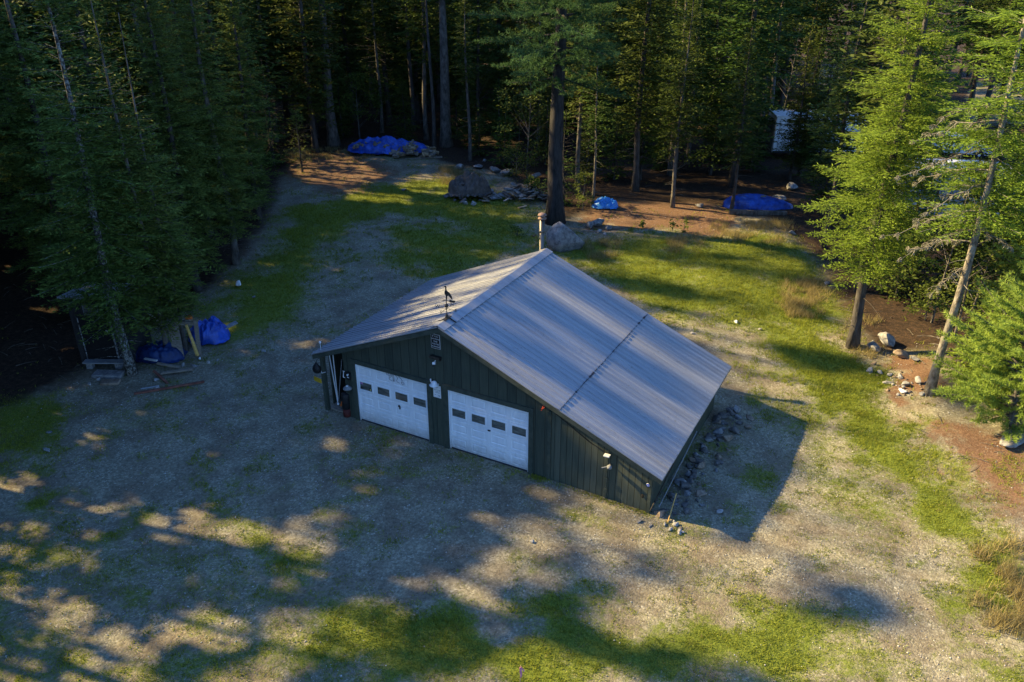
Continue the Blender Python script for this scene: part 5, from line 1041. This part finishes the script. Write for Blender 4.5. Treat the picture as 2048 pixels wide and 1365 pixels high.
# survey stake, tag on the far trunk, stick and saplings
sk = thing('survey_stake', 'thin wooden stake with a pink ribbon in the foreground lawn', 'stake', P(1040, 1368), .2)
b = MB(); b.tube([(0, 0, -.05), (.01, .0, .55)], .010, 6); b.build('stake', M['fresh_wood'], sk)
b = MB(); b.prism([(-.012, .50), (.03, .52), (.055, .36), (.045, .22), (.02, .20), (.0, .34)], (0, -.02, 0), (CR[0], CR[1], 0), (0, 0, 1), (-CR[1], CR[0], 0), .006); b.prism([(.01, .52), (.04, .53), (.11, .40), (.09, .37)], (0, -.03, 0), (CR[0], CR[1], 0), (0, 0, 1), (-CR[1], CR[0], 0), .006); b.build('ribbon', M['pink'], sk)
yt = thing('yellow_box', 'small yellow box hung beside a grey trunk deep in the dark wood', 'box', P(751, 222, 0), VIEW_ROT)
tz = (CAM+ray_dir(752, 99)*np.hypot(*(P(751, 222)[:2]-CAM[:2]))/np.hypot(*ray_dir(752, 99)[:2]))[2]
b = MB(); b.rbox((0, 0, tz), (.42, .2, .40), .02); b.build('box', M['yellow'], yt); b = MB(); b.tube([(0, .1, 0), (0, .1, tz)], .03, 5); b.build('pole', M['bark'], yt)
b = MB(); b.tube([(0, 0, .05), (.5, .1, .10), (1.0, .1, .03)], .03, 6); o = tag(b.build('fallen_branch', M['bark_pale']), 'pale fallen branch in the grass right of the big boulder', 'branch'); o.location = tuple(P(1165, 464)); o.rotation_euler = (0, 0, VIEW_ROT-.35)
for i, (px, H, R, lab) in enumerate((((1032, 366), 2.6, 1.0, 'leafy sapling above the debris heap'), ((1068, 400), 1.3, .8, 'leafy bush between the debris heap and the huge pine'), ((1165, 420), 2.4, .8, 'leafy sapling right of the huge pine trunk'), ((1345, 462), .6, .25, 'left of two tiny leafy plants on the orange bank'), ((1367, 464), .7, .28, 'right of two tiny leafy plants on the orange bank'), ((1286, 456), .4, .2, 'tiny leafy plant at the left of the orange bank'), ((1035, 472), .35, .55, 'low round-leaved plant in the dark grass behind the garage'), ((1790, 600), 2.2, .9, 'leafy bush in the shade behind the two sunlit trunks'), ((1905, 590), 2.4, 1.1, 'leafy bush right of the pale trunk'), ((1850, 640), 1.6, .9, 'leafy bush behind the pale trunk'), ((1730, 560), 1.4, .8, 'leafy bush behind the dark bare trunk foot'))):
    plant_tree('leafy_sapling', lab, 'sapling', broadleaf(900+i, H, R, H*.15, .012+.008*H, 22 if H > 1 else 8, 34 if H > 1 else 9, .11 if H > .8 else .13), P(*px), 'leaf', 'bark_grey', None, False)

# ------------------------------------------------------------------ grass, dry grass and loose gravel
GR = np.random.default_rng(9)
def scatter(n, dens, x0=-26, x1=24, y0=-16, y1=36):
    x = GR.uniform(x0, x1, n); y = GR.uniform(y0, y1, n); d = np.stack([x, y, np.zeros(n)], -1)-CAM; zc = d@CF
    a = 1024+FPX*(d@CR)/zc; c = 682.5-FPX*(d@CU)/zc; ok = (zc > 2) & (a > -40) & (a < 2090) & (c > -20) & (c < 1410)
    ok &= ~((x > -1.5) & (x < 10.0) & (y > -.05) & (y < 6.6)); x, y, zc = x[ok], y[ok], zc[ok]
    keep_ = GR.random(len(x)) < dens(x, y)*np.clip((24/zc)**1.6, 0, 1); return x[keep_], y[keep_]
def blades(x, y, h, w, nb, spread, lean):
    n = len(x)*nb; X = np.repeat(x, nb)+GR.normal(0, spread, n); Y = np.repeat(y, nb)+GR.normal(0, spread, n); Z = hz(X, Y)-.01
    H = np.repeat(h, nb)*GR.uniform(.6, 1.3, n); a = GR.uniform(0, 6.283, n); l = GR.uniform(.1, lean, n); b = GR.uniform(0, 6.283, n)
    B = np.stack([X, Y, Z], -1); s = np.stack([np.cos(a), np.sin(a), np.zeros(n)], -1)*w; t = B+np.stack([np.cos(b)*l*H, np.sin(b)*l*H, H], -1)
    return np.stack([B-s, B+s, t], 1)
def gdens(x, y):
    g, nd, fo = zones(x, y); q = fbm(x*2.6+7, y*2.6+3, 4); return np.clip((g*1.2-.2+(q-.5)*1.9), 0, 1)*(1-fo*.9)*(1-nd*.6)
x, y = scatter(900000, gdens); q = fbm(x*.6, y*.6+5, 3)
xb = np.concatenate([GR.uniform(6.3, 9.95, 150), GR.normal(6.6, .15, 60), GR.normal(8.5, .3, 50), GR.normal(9.7, .25, 50), GR.uniform(-.2, 6.3, 60)]); x = np.concatenate([x, xb]); y = np.concatenate([y, -.03-np.abs(GR.normal(0, .10, len(xb)))]); q = fbm(x*.6, y*.6+5, 3)
K = blades(x, y, .035+.05*q+.05*ss(4, 12, y), .010, 4, .035, .9)
o = link('grass', mesh_np('grass', K.reshape(-1, 3), np.arange(len(K)*3).reshape(-1, 3), False, np.repeat(np.clip(np.repeat(q, 4)*.7+GR.normal(.15, .22, len(K)), 0, 1), 3)), M['grass']); tag(o, 'short patchy grass over the yard', None, None, 'stuff'); print('GRASS', len(K))
x, y = scatter(200000, lambda x, y: np.clip(zones(x, y)[0]-.25, 0, 1)*ss(.5, .66, fbm(x*1.1+3, y*1.1+9, 3))*.6)
K = blades(x, y, .05+.06*GR.random(len(x)), .007, 3, .05, 1.0)
TALL = [([(1940, 1110), (2080, 1070), (2080, 1290), (1965, 1250)], 1.0, .42), ([(1175, 480), (1235, 480), (1235, 520), (1180, 520)], .7, .35), ([(880, 335), (960, 345), (960, 370), (890, 372)], .6, .35), ([(1570, 560), (1640, 560), (1640, 640), (1570, 640)], .7, .35), ([(1330, 480), (1400, 470), (1400, 505), (1340, 510)], .5, .3), ([(1430, 440), (1580, 445), (1560, 500), (1420, 480)], .45, .3), ([(560, 300), (740, 296), (740, 318), (570, 325)], .3, .25), ([(1690, 640), (1760, 640), (1770, 720), (1700, 720)], .5, .3)]
Ks = [K]; Ts = [GR.uniform(0, .8, len(K))]
for pts, a, h in TALL:
    pg = gpoly(pts); ar = np.array(pg); bb = ar.min(0), ar.max(0); n = int(260*np.prod(bb[1]-bb[0])*a)
    xx = GR.uniform(bb[0][0], bb[1][0], n); yy = GR.uniform(bb[0][1], bb[1][1], n); k = GR.random(n) < soft(pg, xx, yy, .5)*ss(.35, .6, fbm(xx*1.5, yy*1.5, 3)); xx, yy = xx[k], yy[k]
    k_ = blades(xx, yy, h*GR.uniform(.5, 1.2, len(xx)), .008, 5, .06, .9); Ks.append(k_); Ts.append(GR.uniform(.1, 1, len(k_)))
K = np.concatenate(Ks); o = link('dry_grass', mesh_np('dry_grass', K.reshape(-1, 3), np.arange(len(K)*3).reshape(-1, 3), False, np.repeat(np.concatenate(Ts), 3)), M['straw']); tag(o, 'dry straw-coloured grass in loose tufts', None, None, 'stuff')
x, y = scatter(260000, lambda x, y: (1-zones(x, y)[0]*.9)*(1-zones(x, y)[2])*.9*ss(.3, .6, fbm(x*.5+60, y*.5, 3)))
n = len(x); OC = np.array([(1, 0, 0), (0, 1, 0), (-1, 0, 0), (0, -1, 0), (0, 0, .8), (0, 0, -.5)]); OF = np.array([(0, 1, 4), (1, 2, 4), (2, 3, 4), (3, 0, 4), (1, 0, 5), (2, 1, 5), (3, 2, 5), (0, 3, 5)])
s_ = .008+.022*GR.random(n)**6; a = GR.uniform(0, 6.28, n); V = OC[None]*(s_[:, None, None]*GR.uniform(.6, 1.3, (n, 6, 1))); V = np.stack([V[..., 0]*np.cos(a)[:, None]-V[..., 1]*np.sin(a)[:, None], V[..., 0]*np.sin(a)[:, None]+V[..., 1]*np.cos(a)[:, None], V[..., 2]], -1)+np.stack([x, y, hz(x, y)+.004], -1)[:, None]
o = link('gravel', mesh_np('gravel', V.reshape(-1, 3), (OF[None]+6*np.arange(n)[:, None, None]).reshape(-1, 3)), mat('loose_gravel', (.20, .18, .155), (.60, .58, .54), 3.5, .9, contrast=(.35, .7))); tag(o, 'loose pale gravel scattered over the drive', None, None, 'stuff'); print('GRAVEL', n)

b = MB()
for _ in range(900):
    px, py = GR.uniform(0, 2048), GR.uniform(300, 1000); q = P(px, py)
    g_, n_, f_ = zones(np.array([q[0]]), np.array([q[1]]))
    if max(n_[0], f_[0]) < .4: continue
    L = GR.uniform(.15, .7); a = GR.uniform(0, 6.28); e = q+np.array([math.cos(a)*L, math.sin(a)*L, GR.uniform(.0, .06)]); b.tube([q+np.array([0, 0, .01]), (q+e)/2+np.array([0, 0, .03]), e], [.010, .008, .004], 4, False)
tag(b.build('fallen_twigs', M['deadtwig']), 'dead twigs littering the forest floor', None, None, 'stuff')
